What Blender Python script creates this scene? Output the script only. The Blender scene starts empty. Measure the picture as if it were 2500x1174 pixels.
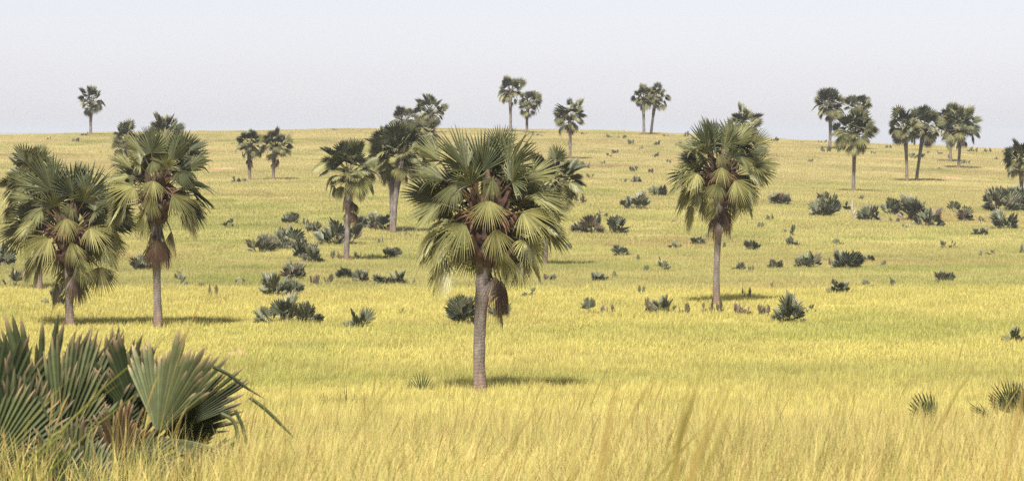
import bpy, math, random
import numpy as np
from mathutils import Vector, Matrix

R = math.radians
sc = bpy.context.scene
C = sc.collection

# ------------------------------------------------------------------ camera, sky, sun, exposure
F = 7090.0            # focal length in pixels of the 2500 px wide photograph
CZ = 10.0             # height of the lens above the valley datum
HROW = 330.0          # row of eye level
PITCH = math.atan((587 - HROW) / F)

cam_d = bpy.data.cameras.new('camera')
cam = bpy.data.objects.new('camera', cam_d)
C.objects.link(cam)
cam.location = (0, 0, CZ)
cam.rotation_euler = (R(90) - PITCH, 0, 0)
cam_d.sensor_width = 36.0
cam_d.lens = F / 2500.0 * 36.0
cam_d.clip_start = 0.1
cam_d.clip_end = 60000
cam_d.dof.use_dof = True
cam_d.dof.focus_distance = 105
cam_d.dof.aperture_fstop = 8.0
sc.camera = cam

SUN_EL, SUN_AZ = 56.0, 192.0      # azimuth clockwise from +Y (view direction): behind the camera, to the left
world = bpy.data.worlds.new('World')
sc.world = world
world.use_nodes = True
wn = world.node_tree.nodes
wl = world.node_tree.links
bg = wn['Background']
sky = wn.new('ShaderNodeTexSky')
sky.sky_type = 'NISHITA'
sky.sun_disc = False
sky.sun_elevation = R(SUN_EL)
sky.sun_rotation = R(SUN_AZ)
sky.air_density = 1.0
sky.dust_density = 0.5
sky.ozone_density = 1.0
hs = wn.new('ShaderNodeHueSaturation')
hs.inputs['Saturation'].default_value = 0.3
wl.new(sky.outputs[0], hs.inputs['Color'])
tint = wn.new('ShaderNodeMix'); tint.data_type = 'RGBA'; tint.blend_type = 'MULTIPLY'
tint.inputs['Factor'].default_value = 1.0
tint.inputs['B'].default_value = (0.965, 0.955, 1.06, 1)      # thin high haze takes the green out of the sky
wl.new(hs.outputs[0], tint.inputs['A'])
wl.new(tint.outputs['Result'], bg.inputs['Color'])
bg.inputs['Strength'].default_value = 0.056

sun_d = bpy.data.lights.new('sun', 'SUN')
sun = bpy.data.objects.new('sun', sun_d)
C.objects.link(sun)
sun_d.energy = 5.0
sun_d.angle = R(6.0)
sun_d.color = (1.0, 0.94, 0.84)
az, el = R(SUN_AZ), R(SUN_EL)
sdir = Vector((math.sin(az) * math.cos(el), math.cos(az) * math.cos(el), math.sin(el)))
sun.rotation_euler = sdir.to_track_quat('Z', 'Y').to_euler()
sun.location = sdir * 60

sc.view_settings.view_transform = 'Standard'
sc.view_settings.look = 'None'
sc.view_settings.gamma = 1.0
sc.view_settings.use_curve_mapping = False
sc.view_settings.exposure = 1.15
sc.render.engine = 'CYCLES'
sc.cycles.max_bounces = 5
sc.cycles.diffuse_bounces = 3
sc.cycles.transmission_bounces = 3
sc.cycles.transparent_max_bounces = 4
sc.cycles.volume_bounces = 0
sc.cycles.use_denoising = False     # the photograph is grainy and the fine blades stay crisp

# ------------------------------------------------------------------ noise
def _hash(ix, iy, seed):
    h = (ix.astype(np.int64) * 374761393 + iy.astype(np.int64) * 668265263 + seed * 974634777) & 0xffffffff
    h = ((h ^ (h >> 13)) * 1274126177) & 0xffffffff
    return ((h ^ (h >> 16)) & 0xffff) / 65535.0

def vnoise(x, y, seed=0):
    x = np.asarray(x, float); y = np.asarray(y, float)
    ix = np.floor(x); iy = np.floor(y)
    fx = x - ix; fy = y - iy
    fx = fx * fx * (3 - 2 * fx); fy = fy * fy * (3 - 2 * fy)
    ix = ix.astype(np.int64); iy = iy.astype(np.int64)
    a = _hash(ix, iy, seed); b = _hash(ix + 1, iy, seed)
    c = _hash(ix, iy + 1, seed); d = _hash(ix + 1, iy + 1, seed)
    return (a * (1 - fx) + b * fx) * (1 - fy) + (c * (1 - fx) + d * fx) * fy

def fbm(x, y, seed=0, o=3):
    s = 0; w = 0; a = 1.0
    x = np.asarray(x, float); y = np.asarray(y, float)
    for k in range(o):
        s = s + a * vnoise(x * 2 ** k, y * 2 ** k, seed + k); w += a; a *= 0.5
    return s / w

# ------------------------------------------------------------------ terrain shape (world metres)
PY = np.array([-4000., 0., 8., 14., 22., 30., 40., 60., 80., 95., 120., 140., 160., 185.])
PZ = np.array([-3.0, -2.0, -2.1, -2.32, -2.68, -3.45, -4.45, -6.1, -7.6, -8.5, -9.15, -9.4, -9.5, -9.66])
HY = np.array([185., 236., 275., 320., 360., 400., 450., 480., 520., 560., 600.])
HR = np.array([700., 640., 572., 510., 470., 442., 412., 390., 360., 336., 322.])
RU = np.array([-800., 0., 300., 500., 900., 1200., 1400., 1600., 1900., 2200., 2500., 3300.])
RR = np.array([340., 335., 329., 324., 319., 319., 322., 327., 345., 357., 371., 395.])

def terrain(x, y):
    x = np.asarray(x, float); y = np.asarray(y, float)
    near = np.interp(y, PY, PZ)
    yy = np.maximum(y, 1.0)
    u = 1250 + F * x / np.maximum(yy, 185.0)
    ridge = np.interp(u, RU, RR)
    row0 = np.interp(y, HY, HR)
    row = 700 + (row0 - 700) * (700 - ridge) / (700 - 322)
    yc = np.clip(y, 185, 600)
    hill = yc * (HROW - row) / F
    t = np.maximum(y - 600, 0)
    far = hill + 0.45 * (1 - np.exp(-t / 60)) - 130 * (1 - np.exp(-(t / 900.0) ** 2))
    z = np.where(y < 185, near, np.where(y < 600, hill, far))
    z = z + (fbm(x / 23.0, y / 23.0, 5) - 0.5) * 0.22 * np.clip((y - 20) / 60, 0, 1)
    z = z + (fbm(x / 30.0, y / 45.0, 15) - 0.5) * 0.7 * np.clip((y - 450) / 100, 0, 1)
    return z + CZ

def tz(x, y):
    return float(terrain(x, y))

# exact heights are wanted where things stand, so one smooth fine sheet is used for everything
def ray(u, v):
    a = (u - 1250) / F; b = -(v - 587) / F
    cp, sp = math.cos(PITCH), math.sin(PITCH)
    return Vector((a, cp + b * sp, -sp + b * cp))

_ys = np.concatenate([np.linspace(14, 120, 800), np.linspace(120, 640, 2600)])
def at(u, v, d=None):
    r = ray(u, v)
    k = r.x / r.y; s = r.z / r.y
    if d is not None:
        return Vector((k * d, d, tz(k * d, d)))
    h = terrain(k * _ys, _ys) - (CZ + s * _ys)
    i = np.argmax(h > 0)
    y = _ys[i] if h[i] > 0 else 600.0
    return Vector((k * y, y, tz(k * y, y)))

def px(n, d):
    return n * d / F

# ------------------------------------------------------------------ helpers
def mesh_of(name, V, Fc, mats, cols=None, smooth=False, mi=None, attr='shade'):
    me = bpy.data.meshes.new(name)
    me.from_pydata(V, [], Fc)
    for m in mats:
        me.materials.append(m)
    if cols is not None:
        ca = me.attributes.new(attr, 'FLOAT_COLOR', 'POINT')
        ca.data.foreach_set('color', np.asarray(cols, dtype=np.float32).ravel())
    if mi is not None:
        me.polygons.foreach_set('material_index', np.asarray(mi, dtype=np.int32))
    if smooth:
        me.polygons.foreach_set('use_smooth', [True] * len(me.polygons))
    me.update()
    return me

def link(name, data, parent=None, loc=None, rot=None, scl=None):
    o = bpy.data.objects.new(name, data)
    C.objects.link(o)
    if parent is not None:
        o.parent = parent
    if loc is not None: o.location = loc
    if rot is not None: o.rotation_euler = rot
    if scl is not None: o.scale = scl
    return o

def tag(o, label, cat, group=None):
    o['label'] = label; o['category'] = cat
    if group: o['group'] = group
    return o

def kind(o, k, label=None):
    o['kind'] = k
    if label: o['label'] = label
    return o

# ------------------------------------------------------------------ materials
def new_mat(name):
    m = bpy.data.materials.new(name); m.use_nodes = True
    n = m.node_tree.nodes; l = m.node_tree.links
    n.clear()
    out = n.new('ShaderNodeOutputMaterial')
    return m, n, l, out

def foliage_mat(name, c0, c1, c2, tip, rough=0.5, trans=0.10, spec=0.3):
    """colour from the age of the leaf (0 fresh, .5 ageing, 1 dead) held in the vertex attribute, dry tips mixed in"""
    m, n, l, out = new_mat(name)
    a = n.new('ShaderNodeAttribute'); a.attribute_name = 'shade'
    sep = n.new('ShaderNodeSeparateColor'); l.new(a.outputs['Color'], sep.inputs[0])
    oi = n.new('ShaderNodeObjectInfo')
    ad = n.new('ShaderNodeMath'); ad.operation = 'MULTIPLY_ADD'
    l.new(oi.outputs['Random'], ad.inputs[0]); ad.inputs[1].default_value = 0.30
    l.new(sep.outputs[0], ad.inputs[2])
    sb = n.new('ShaderNodeMath'); sb.operation = 'SUBTRACT'; sb.inputs[1].default_value = 0.12
    l.new(ad.outputs[0], sb.inputs[0])
    cr = n.new('ShaderNodeValToRGB')
    e = cr.color_ramp.elements
    e[0].position = 0.0; e[0].color = (*c0, 1)
    e[1].position = 1.0; e[1].color = (*c2, 1)
    k = e.new(0.5); k.color = (*c1, 1)
    k = e.new(0.72); k.color = (0.5 * c1[0] + 0.5 * c2[0], 0.5 * c1[1] + 0.5 * c2[1], 0.5 * c1[2] + 0.5 * c2[2], 1)
    l.new(sb.outputs[0], cr.inputs[0])
    mx = n.new('ShaderNodeMix'); mx.data_type = 'RGBA'
    l.new(sep.outputs[2], mx.inputs['Factor'])
    l.new(cr.outputs[0], mx.inputs['A']); mx.inputs['B'].default_value = (*tip, 1)
    br = n.new('ShaderNodeVectorMath'); br.operation = 'SCALE'
    l.new(mx.outputs['Result'], br.inputs[0]); l.new(sep.outputs[1], br.inputs['Scale'])
    tc = n.new('ShaderNodeTexCoord')
    nz = n.new('ShaderNodeTexNoise'); nz.inputs['Scale'].default_value = 14; nz.inputs['Detail'].default_value = 4
    l.new(tc.outputs['Object'], nz.inputs['Vector'])
    mr = n.new('ShaderNodeMapRange'); mr.inputs['To Min'].default_value = 0.7; mr.inputs['To Max'].default_value = 1.3
    l.new(nz.outputs['Fac'], mr.inputs['Value'])
    b2 = n.new('ShaderNodeVectorMath'); b2.operation = 'SCALE'
    l.new(br.outputs[0], b2.inputs[0]); l.new(mr.outputs[0], b2.inputs['Scale'])
    p = n.new('ShaderNodeBsdfPrincipled')
    p.inputs['Roughness'].default_value = rough
    p.inputs['Specular IOR Level'].default_value = spec
    l.new(b2.outputs[0], p.inputs['Base Color'])
    t = n.new('ShaderNodeBsdfTranslucent'); l.new(b2.outputs[0], t.inputs['Color'])
    ms = n.new('ShaderNodeMixShader'); ms.inputs[0].default_value = trans
    l.new(p.outputs[0], ms.inputs[1]); l.new(t.outputs[0], ms.inputs[2])
    l.new(ms.outputs[0], out.inputs[0])
    return m

M_LEAF = foliage_mat('palm_leaf', (0.052, 0.061, 0.029), (0.235, 0.225, 0.085), (0.062, 0.034, 0.019), (0.20, 0.13, 0.065))
M_BUSH = foliage_mat('young_palm_leaf', (0.074, 0.088, 0.054), (0.15, 0.155, 0.09), (0.12, 0.078, 0.056), (0.26, 0.19, 0.13), rough=0.5)
M_NEAR = foliage_mat('near_palm_leaf', (0.018, 0.026, 0.009), (0.080, 0.096, 0.042), (0.06, 0.035, 0.018), (0.30, 0.20, 0.12), rough=0.55, spec=0.22)

def grass_mat(name, instanced=True, trans=0.35):
    m, n, l, out = new_mat(name)
    p = n.new('ShaderNodeBsdfDiffuse'); t = n.new('ShaderNodeBsdfTranslucent')
    a = n.new('ShaderNodeAttribute'); a.attribute_name = 'shade'
    sep = n.new('ShaderNodeSeparateColor'); l.new(a.outputs['Color'], sep.inputs[0])
    if instanced:
        g = n.new('ShaderNodeAttribute'); g.attribute_type = 'INSTANCER'; g.attribute_name = 'gcol'
        base = g.outputs['Color']
    else:
        rgb = n.new('ShaderNodeRGB'); rgb.outputs[0].default_value = (0.40, 0.36, 0.11, 1); base = rgb.outputs[0]
    mx = n.new('ShaderNodeMix'); mx.data_type = 'RGBA'
    l.new(sep.outputs[2], mx.inputs['Factor'])
    l.new(base, mx.inputs['A']); mx.inputs['B'].default_value = (0.54, 0.41, 0.18, 1) if instanced else (0.34, 0.22, 0.09, 1)
    mg = n.new('ShaderNodeMix'); mg.data_type = 'RGBA'
    l.new(sep.outputs[0], mg.inputs['Factor'])
    l.new(mx.outputs['Result'], mg.inputs['A']); mg.inputs['B'].default_value = (0.20, 0.26, 0.05, 1) if instanced else (0.15, 0.18, 0.035, 1)
    s = n.new('ShaderNodeVectorMath'); s.operation = 'SCALE'
    l.new(mg.outputs['Result'], s.inputs[0]); l.new(sep.outputs[1], s.inputs['Scale'])
    l.new(s.outputs[0], p.inputs['Color']); l.new(s.outputs[0], t.inputs['Color'])
    ms = n.new('ShaderNodeMixShader'); ms.inputs[0].default_value = trans
    l.new(p.outputs[0], ms.inputs[1]); l.new(t.outputs[0], ms.inputs[2]); l.new(ms.outputs[0], out.inputs[0])
    return m
M_GRASS = grass_mat('dry_grass')
M_STALK = grass_mat('tall_grass_stalk', False)

def ground_mat():
    m, n, l, out = new_mat('grassy_ground')
    a = n.new('ShaderNodeAttribute'); a.attribute_name = 'gcol'
    tc = n.new('ShaderNodeTexCoord')
    nz = n.new('ShaderNodeTexNoise'); nz.inputs['Scale'].default_value = 1.3; nz.inputs['Detail'].default_value = 8
    nz.inputs['Roughness'].default_value = 0.75
    l.new(tc.outputs['Object'], nz.inputs['Vector'])
    mr = n.new('ShaderNodeMapRange'); mr.inputs['To Min'].default_value = 0.45; mr.inputs['To Max'].default_value = 1.15
    l.new(nz.outputs['Fac'], mr.inputs['Value'])
    s = n.new('ShaderNodeVectorMath'); s.operation = 'SCALE'
    l.new(a.outputs['Color'], s.inputs[0]); l.new(mr.outputs[0], s.inputs['Scale'])
    p = n.new('ShaderNodeBsdfDiffuse'); l.new(s.outputs[0], p.inputs['Color'])
    bp = n.new('ShaderNodeBump'); bp.inputs['Strength'].default_value = 0.6; bp.inputs['Distance'].default_value = 0.3
    l.new(nz.outputs['Fac'], bp.inputs['Height']); l.new(bp.outputs[0], p.inputs['Normal'])
    l.new(p.outputs[0], out.inputs[0])
    return m
M_GROUND = ground_mat()

def trunk_mat():
    m, n, l, out = new_mat('palm_trunk_bark')
    tc = n.new('ShaderNodeTexCoord')
    oi = n.new('ShaderNodeObjectInfo')
    wv = n.new('ShaderNodeTexWave'); wv.wave_type = 'BANDS'; wv.bands_direction = 'Z'
    wv.inputs['Scale'].default_value = 2.6; wv.inputs['Distortion'].default_value = 9
    wv.inputs['Detail'].default_value = 3; wv.inputs['Detail Scale'].default_value = 2.0
    l.new(tc.outputs['Object'], wv.inputs['Vector'])
    mp = n.new('ShaderNodeMapping'); mp.inputs['Scale'].default_value = (5, 5, 1.3)
    l.new(tc.outputs['Object'], mp.inputs['Vector'])
    nz = n.new('ShaderNodeTexNoise'); nz.inputs['Scale'].default_value = 1.0; nz.inputs['Detail'].default_value = 8
    nz.inputs['Roughness'].default_value = 0.7
    l.new(mp.outputs[0], nz.inputs['Vector'])
    cr = n.new('ShaderNodeValToRGB'); e = cr.color_ramp.elements
    e[0].position = 0.30; e[0].color = (0.055, 0.042, 0.036, 1)
    e[1].position = 0.72; e[1].color = (0.26, 0.24, 0.225, 1)
    k = e.new(0.5); k.color = (0.15, 0.125, 0.11, 1)
    l.new(nz.outputs['Fac'], cr.inputs[0])
    mr = n.new('ShaderNodeMapRange'); mr.inputs['To Min'].default_value = 0.92; mr.inputs['To Max'].default_value = 1.04
    l.new(wv.outputs['Fac'], mr.inputs['Value'])
    s = n.new('ShaderNodeVectorMath'); s.operation = 'SCALE'
    l.new(cr.outputs[0], s.inputs[0]); l.new(mr.outputs[0], s.inputs['Scale'])
    # wear of its own: the lowest metre is browner and flaking
    sx = n.new('ShaderNodeSeparateXYZ'); l.new(tc.outputs['Object'], sx.inputs[0])
    lo = n.new('ShaderNodeMapRange'); lo.inputs['From Min'].default_value = 1.3; lo.inputs['From Max'].default_value = 0.2
    l.new(sx.outputs['Z'], lo.inputs['Value'])
    mul = n.new('ShaderNodeMath'); mul.operation = 'MULTIPLY'; l.new(lo.outputs[0], mul.inputs[0]); l.new(nz.outputs['Fac'], mul.inputs[1])
    mx = n.new('ShaderNodeMix'); mx.data_type = 'RGBA'
    l.new(mul.outputs[0], mx.inputs['Factor']); l.new(s.outputs[0], mx.inputs['A']); mx.inputs['B'].default_value = (0.20, 0.115, 0.075, 1)
    p = n.new('ShaderNodeBsdfPrincipled'); p.inputs['Roughness'].default_value = 0.85
    p.inputs['Specular IOR Level'].default_value = 0.2
    l.new(mx.outputs['Result'], p.inputs['Base Color'])
    hm = n.new('ShaderNodeMath'); hm.operation = 'MULTIPLY_ADD'; l.new(wv.outputs['Fac'], hm.inputs[0]); hm.inputs[1].default_value = .3; l.new(nz.outputs['Fac'], hm.inputs[2])
    bp = n.new('ShaderNodeBump'); bp.inputs['Strength'].default_value = 0.7; bp.inputs['Distance'].default_value = 0.03
    l.new(hm.outputs[0], bp.inputs['Height']); l.new(bp.outputs[0], p.inputs['Normal'])
    l.new(p.outputs[0], out.inputs[0])
    return m
M_TRUNK = trunk_mat()

def plain_mat(name, c0, c1, scale=6, rough=0.8):
    m, n, l, out = new_mat(name)
    tc = n.new('ShaderNodeTexCoord')
    nz = n.new('ShaderNodeTexNoise'); nz.inputs['Scale'].default_value = scale; nz.inputs['Detail'].default_value = 6
    l.new(tc.outputs['Object'], nz.inputs['Vector'])
    cr = n.new('ShaderNodeValToRGB'); e = cr.color_ramp.elements
    e[0].position = 0.35; e[0].color = (*c0, 1); e[1].position = 0.68; e[1].color = (*c1, 1)
    l.new(nz.outputs['Fac'], cr.inputs[0])
    p = n.new('ShaderNodeBsdfPrincipled'); p.inputs['Roughness'].default_value = rough
    l.new(cr.outputs[0], p.inputs['Base Color'])
    bp = n.new('ShaderNodeBump'); bp.inputs['Strength'].default_value = 0.5; bp.inputs['Distance'].default_value = 0.05
    l.new(nz.outputs['Fac'], bp.inputs['Height']); l.new(bp.outputs[0], p.inputs['Normal'])
    l.new(p.outputs[0], out.inputs[0])
    return m
M_PETIOLE = plain_mat('leaf_stalk_skin', (0.03, 0.022, 0.010), (0.11, 0.062, 0.018), 3, 0.5)
M_BOOT = plain_mat('old_leaf_base', (0.025, 0.013, 0.009), (0.09, 0.042, 0.024), 7)
M_FRUIT = plain_mat('flower_stalk', (0.045, 0.022, 0.010), (0.14, 0.065, 0.022), 9)
M_EARTH = plain_mat('bare_earth', (0.22, 0.12, 0.07), (0.42, 0.27, 0.17), 1.2, 0.95)
M_PALE = plain_mat('bleached_wood', (0.22, 0.15, 0.11), (0.42, 0.38, 0.33), 3, 0.8)
M_HILL = plain_mat('far_plain', (0.10, 0.12, 0.06), (0.16, 0.17, 0.09), 0.002, 0.95)

# ------------------------------------------------------------------ colour of the grass over the land
def grass_colour(x, y):
    x = np.asarray(x, float); y = np.asarray(y, float)
    yel = np.array([0.565, 0.50, 0.17]); grn = np.array([0.26, 0.30, 0.08])
    straw = np.array([0.585, 0.475, 0.19]); dull = np.array([0.435, 0.39, 0.16]); pale = np.array([0.49, 0.42, 0.21])
    pink = np.array([0.42, 0.27, 0.16])
    def ss(a, b, v):
        t = np.clip((v - a) / (b - a), 0, 1); return (t * t * (3 - 2 * t))[..., None]
    edge = 181 + 7 * (fbm(x / 14.0, y * 0, 8) - .5)
    col = yel * np.ones(x.shape + (3,))
    col = col + (straw - col) * (ss(75, 30, y) * 0.75)
    hill = ss(-5, 5, y - edge)
    c2 = dull * np.ones(x.shape + (3,))
    c2 = c2 + (pale - c2) * ss(280, 520, y)
    col = col + (c2 - col) * hill
    g = fbm(x / 9.0, y / 11.0, 21, 4)
    near = 1 - hill
    col = col + (grn - col) * (ss(0.55, 0.78, g) * (0.32 * near + 0.55 * hill))
    g2 = fbm(x / 38.0, y / 17.0, 33, 3)
    # greener strips along the foot of the hill and between the palms
    strip = np.exp(-((y - 232) / 20) ** 2) * 0.55 + np.exp(-((y - 190) / 9) ** 2) * 0.55 + np.exp(-((y - 415) / 20) ** 2) * 0.35 \
        + np.exp(-((y - 103) / 5) ** 2) * 0.4 + np.exp(-((y - 137) / 7) ** 2) * 0.3 + np.exp(-((y - 300) / 14) ** 2) * 0.3
    col = col + (grn - col) * (strip[..., None] * ss(0.42, 0.68, g2))
    p = fbm(x / 16.0 + 7, y / 13.0, 47, 3)
    col = col + (pink - col) * (ss(0.6, 0.85, p) * (0.12 * near + 0.35 * hill))
    b = fbm(x / 5.0, y / 5.0, 61, 3)
    st = fbm(x / 34.0, y / 7.0, 71, 3)
    col = col * (1 + (st - .5) * .42 * hill[..., 0])[..., None]
    b2 = fbm(x / 1.7, y / 2.2, 66, 2)
    col = col * (0.80 + 0.26 * b + .16 * b2)[..., None]
    return np.clip(col, 0, 1)

# ------------------------------------------------------------------ ground sheet
def spaced(a, steps):
    out = [a]
    for to, st in steps:
        while out[-1] < to - 1e-6:
            out.append(min(out[-1] + st, to))
    return out
ypos = spaced(-3000, [(-400, 650), (-60, 68), (0, 12), (30, 1.0), (200, 1.6), (640, 3.0), (900, 13), (2600, 100), (6000, 680), (14500, 1700)])
half = spaced(0, [(40, 1.2), (160, 2.6), (400, 24), (1400, 125), (5200, 760), (14500, 1860)])
xpos = [-v for v in half[:0:-1]] + half
X, Y = np.meshgrid(np.array(xpos), np.array(ypos))
Z = terrain(X, Y)
V = np.stack([X.ravel(), Y.ravel(), Z.ravel()], 1)
nx, ny = len(xpos), len(ypos)
idx = np.arange(nx * ny).reshape(ny, nx)
Q = np.stack([idx[:-1, :-1].ravel(), idx[:-1, 1:].ravel(), idx[1:, 1:].ravel(), idx[1:, :-1].ravel()], 1)
gc = grass_colour(X.ravel(), Y.ravel()) * 0.8
gc = np.concatenate([gc, np.ones((len(gc), 1))], 1)
me = mesh_of('ground', V.tolist(), Q.tolist(), [M_GROUND], gc, smooth=True, attr='gcol')
ground = kind(link('ground', me), 'structure', 'yellow grassy savanna ground rising to a low ridge')

# far plain beyond the ridge: low hills on the horizon
hv, hf = [], []
rng = random.Random(4)
N = 140
for i in range(N + 1):
    t = i / N
    x = -6200 + 6600 * t
    h = (8 + 14 * float(fbm(t * 9, 0.3, 77, 4))) - 150 * max(0, t - .55) ** 1.6
    hv += [(x, 8300, -150), (x, 9300, CZ + h - 8), (x, 9900, CZ + h), (x, 10900, -150)]
for i in range(N):
    for k in range(3):
        a = i * 4 + k
        hf.append((a, a + 4, a + 5, a + 1))
kind(link('distant_hills', mesh_of('distant_hills', hv, hf, [M_HILL], smooth=True)), 'structure', 'faint low hills on the hazy horizon')

# bare soil patches
def earth_patch(u, v, w, d_len, label, seed):
    c = at(u, v)
    rw = px(w, c.y) / 2
    vs = []; fs = []
    rr = random.Random(seed)
    n = 28
    vs.append((0, 0, 0.16))
    rings = [0.45, 0.8, 1.0]
    for q in rings:
        for i in range(n):
            a = i / n * 2 * math.pi
            k = q * (0.8 + 0.4 * float(fbm(2 + math.cos(a) * 2, 2 + math.sin(a) * 2, seed)))
            x, y = rw * k * math.cos(a), d_len * k * math.sin(a)
            z = tz(c.x + x, c.y + y) - c.z + {0.45: 0.14 + rr.random() * .08, 0.8: 0.08 + rr.random() * .06, 1.0: -0.05}[q]
            vs.append((x, y, z))
    for i in range(n):
        j = (i + 1) % n
        fs.append((0, 1 + i, 1 + j))
        for k in range(2):
            fs.append((1 + k * n + i, 1 + (k + 1) * n + i, 1 + (k + 1) * n + j, 1 + k * n + j))
    o = link('bare_earth', mesh_of('bare_earth', vs, fs, [M_EARTH], smooth=True), loc=c)
    kind(o, 'structure', label)
    return (c.x, c.y, rw, d_len)
KEEP = []
PATCHES = [earth_patch(577, 870, 60, 1.9, 'reddish bare earth patch behind the foreground fan leaves', 3),
           earth_patch(545, 414, 110, 5.0, 'pinkish bare earth strip on the left slope', 5),
           earth_patch(2325, 436, 60, 5.0, 'reddish earth patch behind the leaning palm pair', 7)]

# ------------------------------------------------------------------ fan leaf
def blade(org, Xa, Ya, Za, Rr, nseg, half, age, g=0.2, fold=0.15, split=0.5, seed=0, dry=0.25, cut=0.0, stations=None, pleat=0.5, hang=0.0, wide=1.0, jitter=1.0, gapw=0.5, rib=0.08):
    """pleated palmate blade: segments radiate from org, each a folded strip that narrows to a tip and bends under its weight"""
    rr = random.Random(seed)
    V, Fc, Cc = [], [], []
    st = stations or [0.05, 0.3, 0.55, 0.78, 0.92, 1.0]
    dth = half / nseg
    for s in range(nseg):
        th = -half + (2 * s + 1) * dth + rr.uniform(-.25, .25) * dth * jitter
        w = abs(th) / half
        L = Rr * (1.0 - 0.28 * w ** 2.2) * rr.uniform(0.92, 1.05)
        if rr.random() < cut: L *= rr.uniform(0.66, 0.92)
        gg = g * rr.uniform(0.75, 1.3) + (rr.random() < hang) * rr.uniform(0.8, 2.0)
        d0 = (Xa * math.cos(th) + Ya * math.sin(th) + Za * fold * abs(math.sin(th))).normalized()
        tang = (-Xa * math.sin(th) + Ya * math.cos(th))
        pos = org.copy(); d = d0.copy(); prev = 0.0
        br = rr.uniform(0.62, 1.34); ag = age + rr.uniform(-.05, .07)
        dt = 1.0 if rr.random() < dry else rr.uniform(0, .35)
        base = len(V)
        for i, f in enumerate(st):
            step = (f - prev) * L; prev = f
            pos = pos + d * step
            bend = gg * (f ** 1.4) * 0.9
            d = (d0 + Vector((0, 0, -1)) * bend).normalized()
            W = (tang - d * tang.dot(d)).normalized()
            Nn = d.cross(W)
            r = f * L
            hw = r * math.sin(dth) * 1.02 * wide
            if f > split:
                q = (f - split) / (1 - split)
                hw = split * L * math.sin(dth) * 1.02 * wide * (1 - q) ** 0.8 * (1 + gapw * q)
            dryv = max(0.0, (f - 0.84) / 0.16) ** 1.5 * dt * .85
            if i == len(st) - 1:
                if cut > 0.3 and dt > 0.6:
                    hw = max(hw, split * L * math.sin(dth) * .25)
                    V += [pos - W * hw, pos + Nn * hw * pleat, pos + W * hw * .4]; Cc += [(ag, br, dryv, 1)] * 3
                else:
                    V += [pos]; Cc += [(ag, br, dryv, 1)]
            else:
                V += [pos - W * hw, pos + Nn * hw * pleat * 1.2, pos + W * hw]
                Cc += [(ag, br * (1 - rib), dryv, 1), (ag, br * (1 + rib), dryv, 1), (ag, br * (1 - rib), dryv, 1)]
        n = len(st)
        for i in range(n - 2):
            a = base + i * 3
            Fc += [(a, a + 3, a + 4, a + 1), (a + 1, a + 4, a + 5, a + 2)]
        a = base + (n - 2) * 3
        if len(V) - base == n * 3:
            Fc += [(a, a + 3, a + 4, a + 1), (a + 1, a + 4, a + 5, a + 2)]
        else:
            t = a + 3
            Fc += [(a, t, a + 1), (a + 1, t, a + 2)]
    return V, Fc, Cc

def tube(pts, rads, sides=6, close=True):
    V, Fc = [], []
    n = len(pts)
    for i, (p, r) in enumerate(zip(pts, rads)):
        d = (pts[min(i + 1, n - 1)] - pts[max(i - 1, 0)]).normalized()
        a = Vector((0, 1, 0)) if abs(d.y) < 0.9 else Vector((1, 0, 0))
        u = d.cross(a).normalized(); v = d.cross(u)
        for k in range(sides):
            t = 2 * math.pi * k / sides
            rr_ = r[k % len(r)] if isinstance(r, (list, tuple)) else r
            V.append(p + (u * math.cos(t) + v * math.sin(t)) * rr_)
    for i in range(n - 1):
        for k in range(sides):
            a = i * sides + k; b = i * sides + (k + 1) % sides
            Fc.append((a, b, b + sides, a + sides))
    if close:
        Fc.append(tuple(range(sides - 1, -1, -1))); Fc.append(tuple(range((n - 1) * sides, n * sides)))
    return V, Fc

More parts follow.
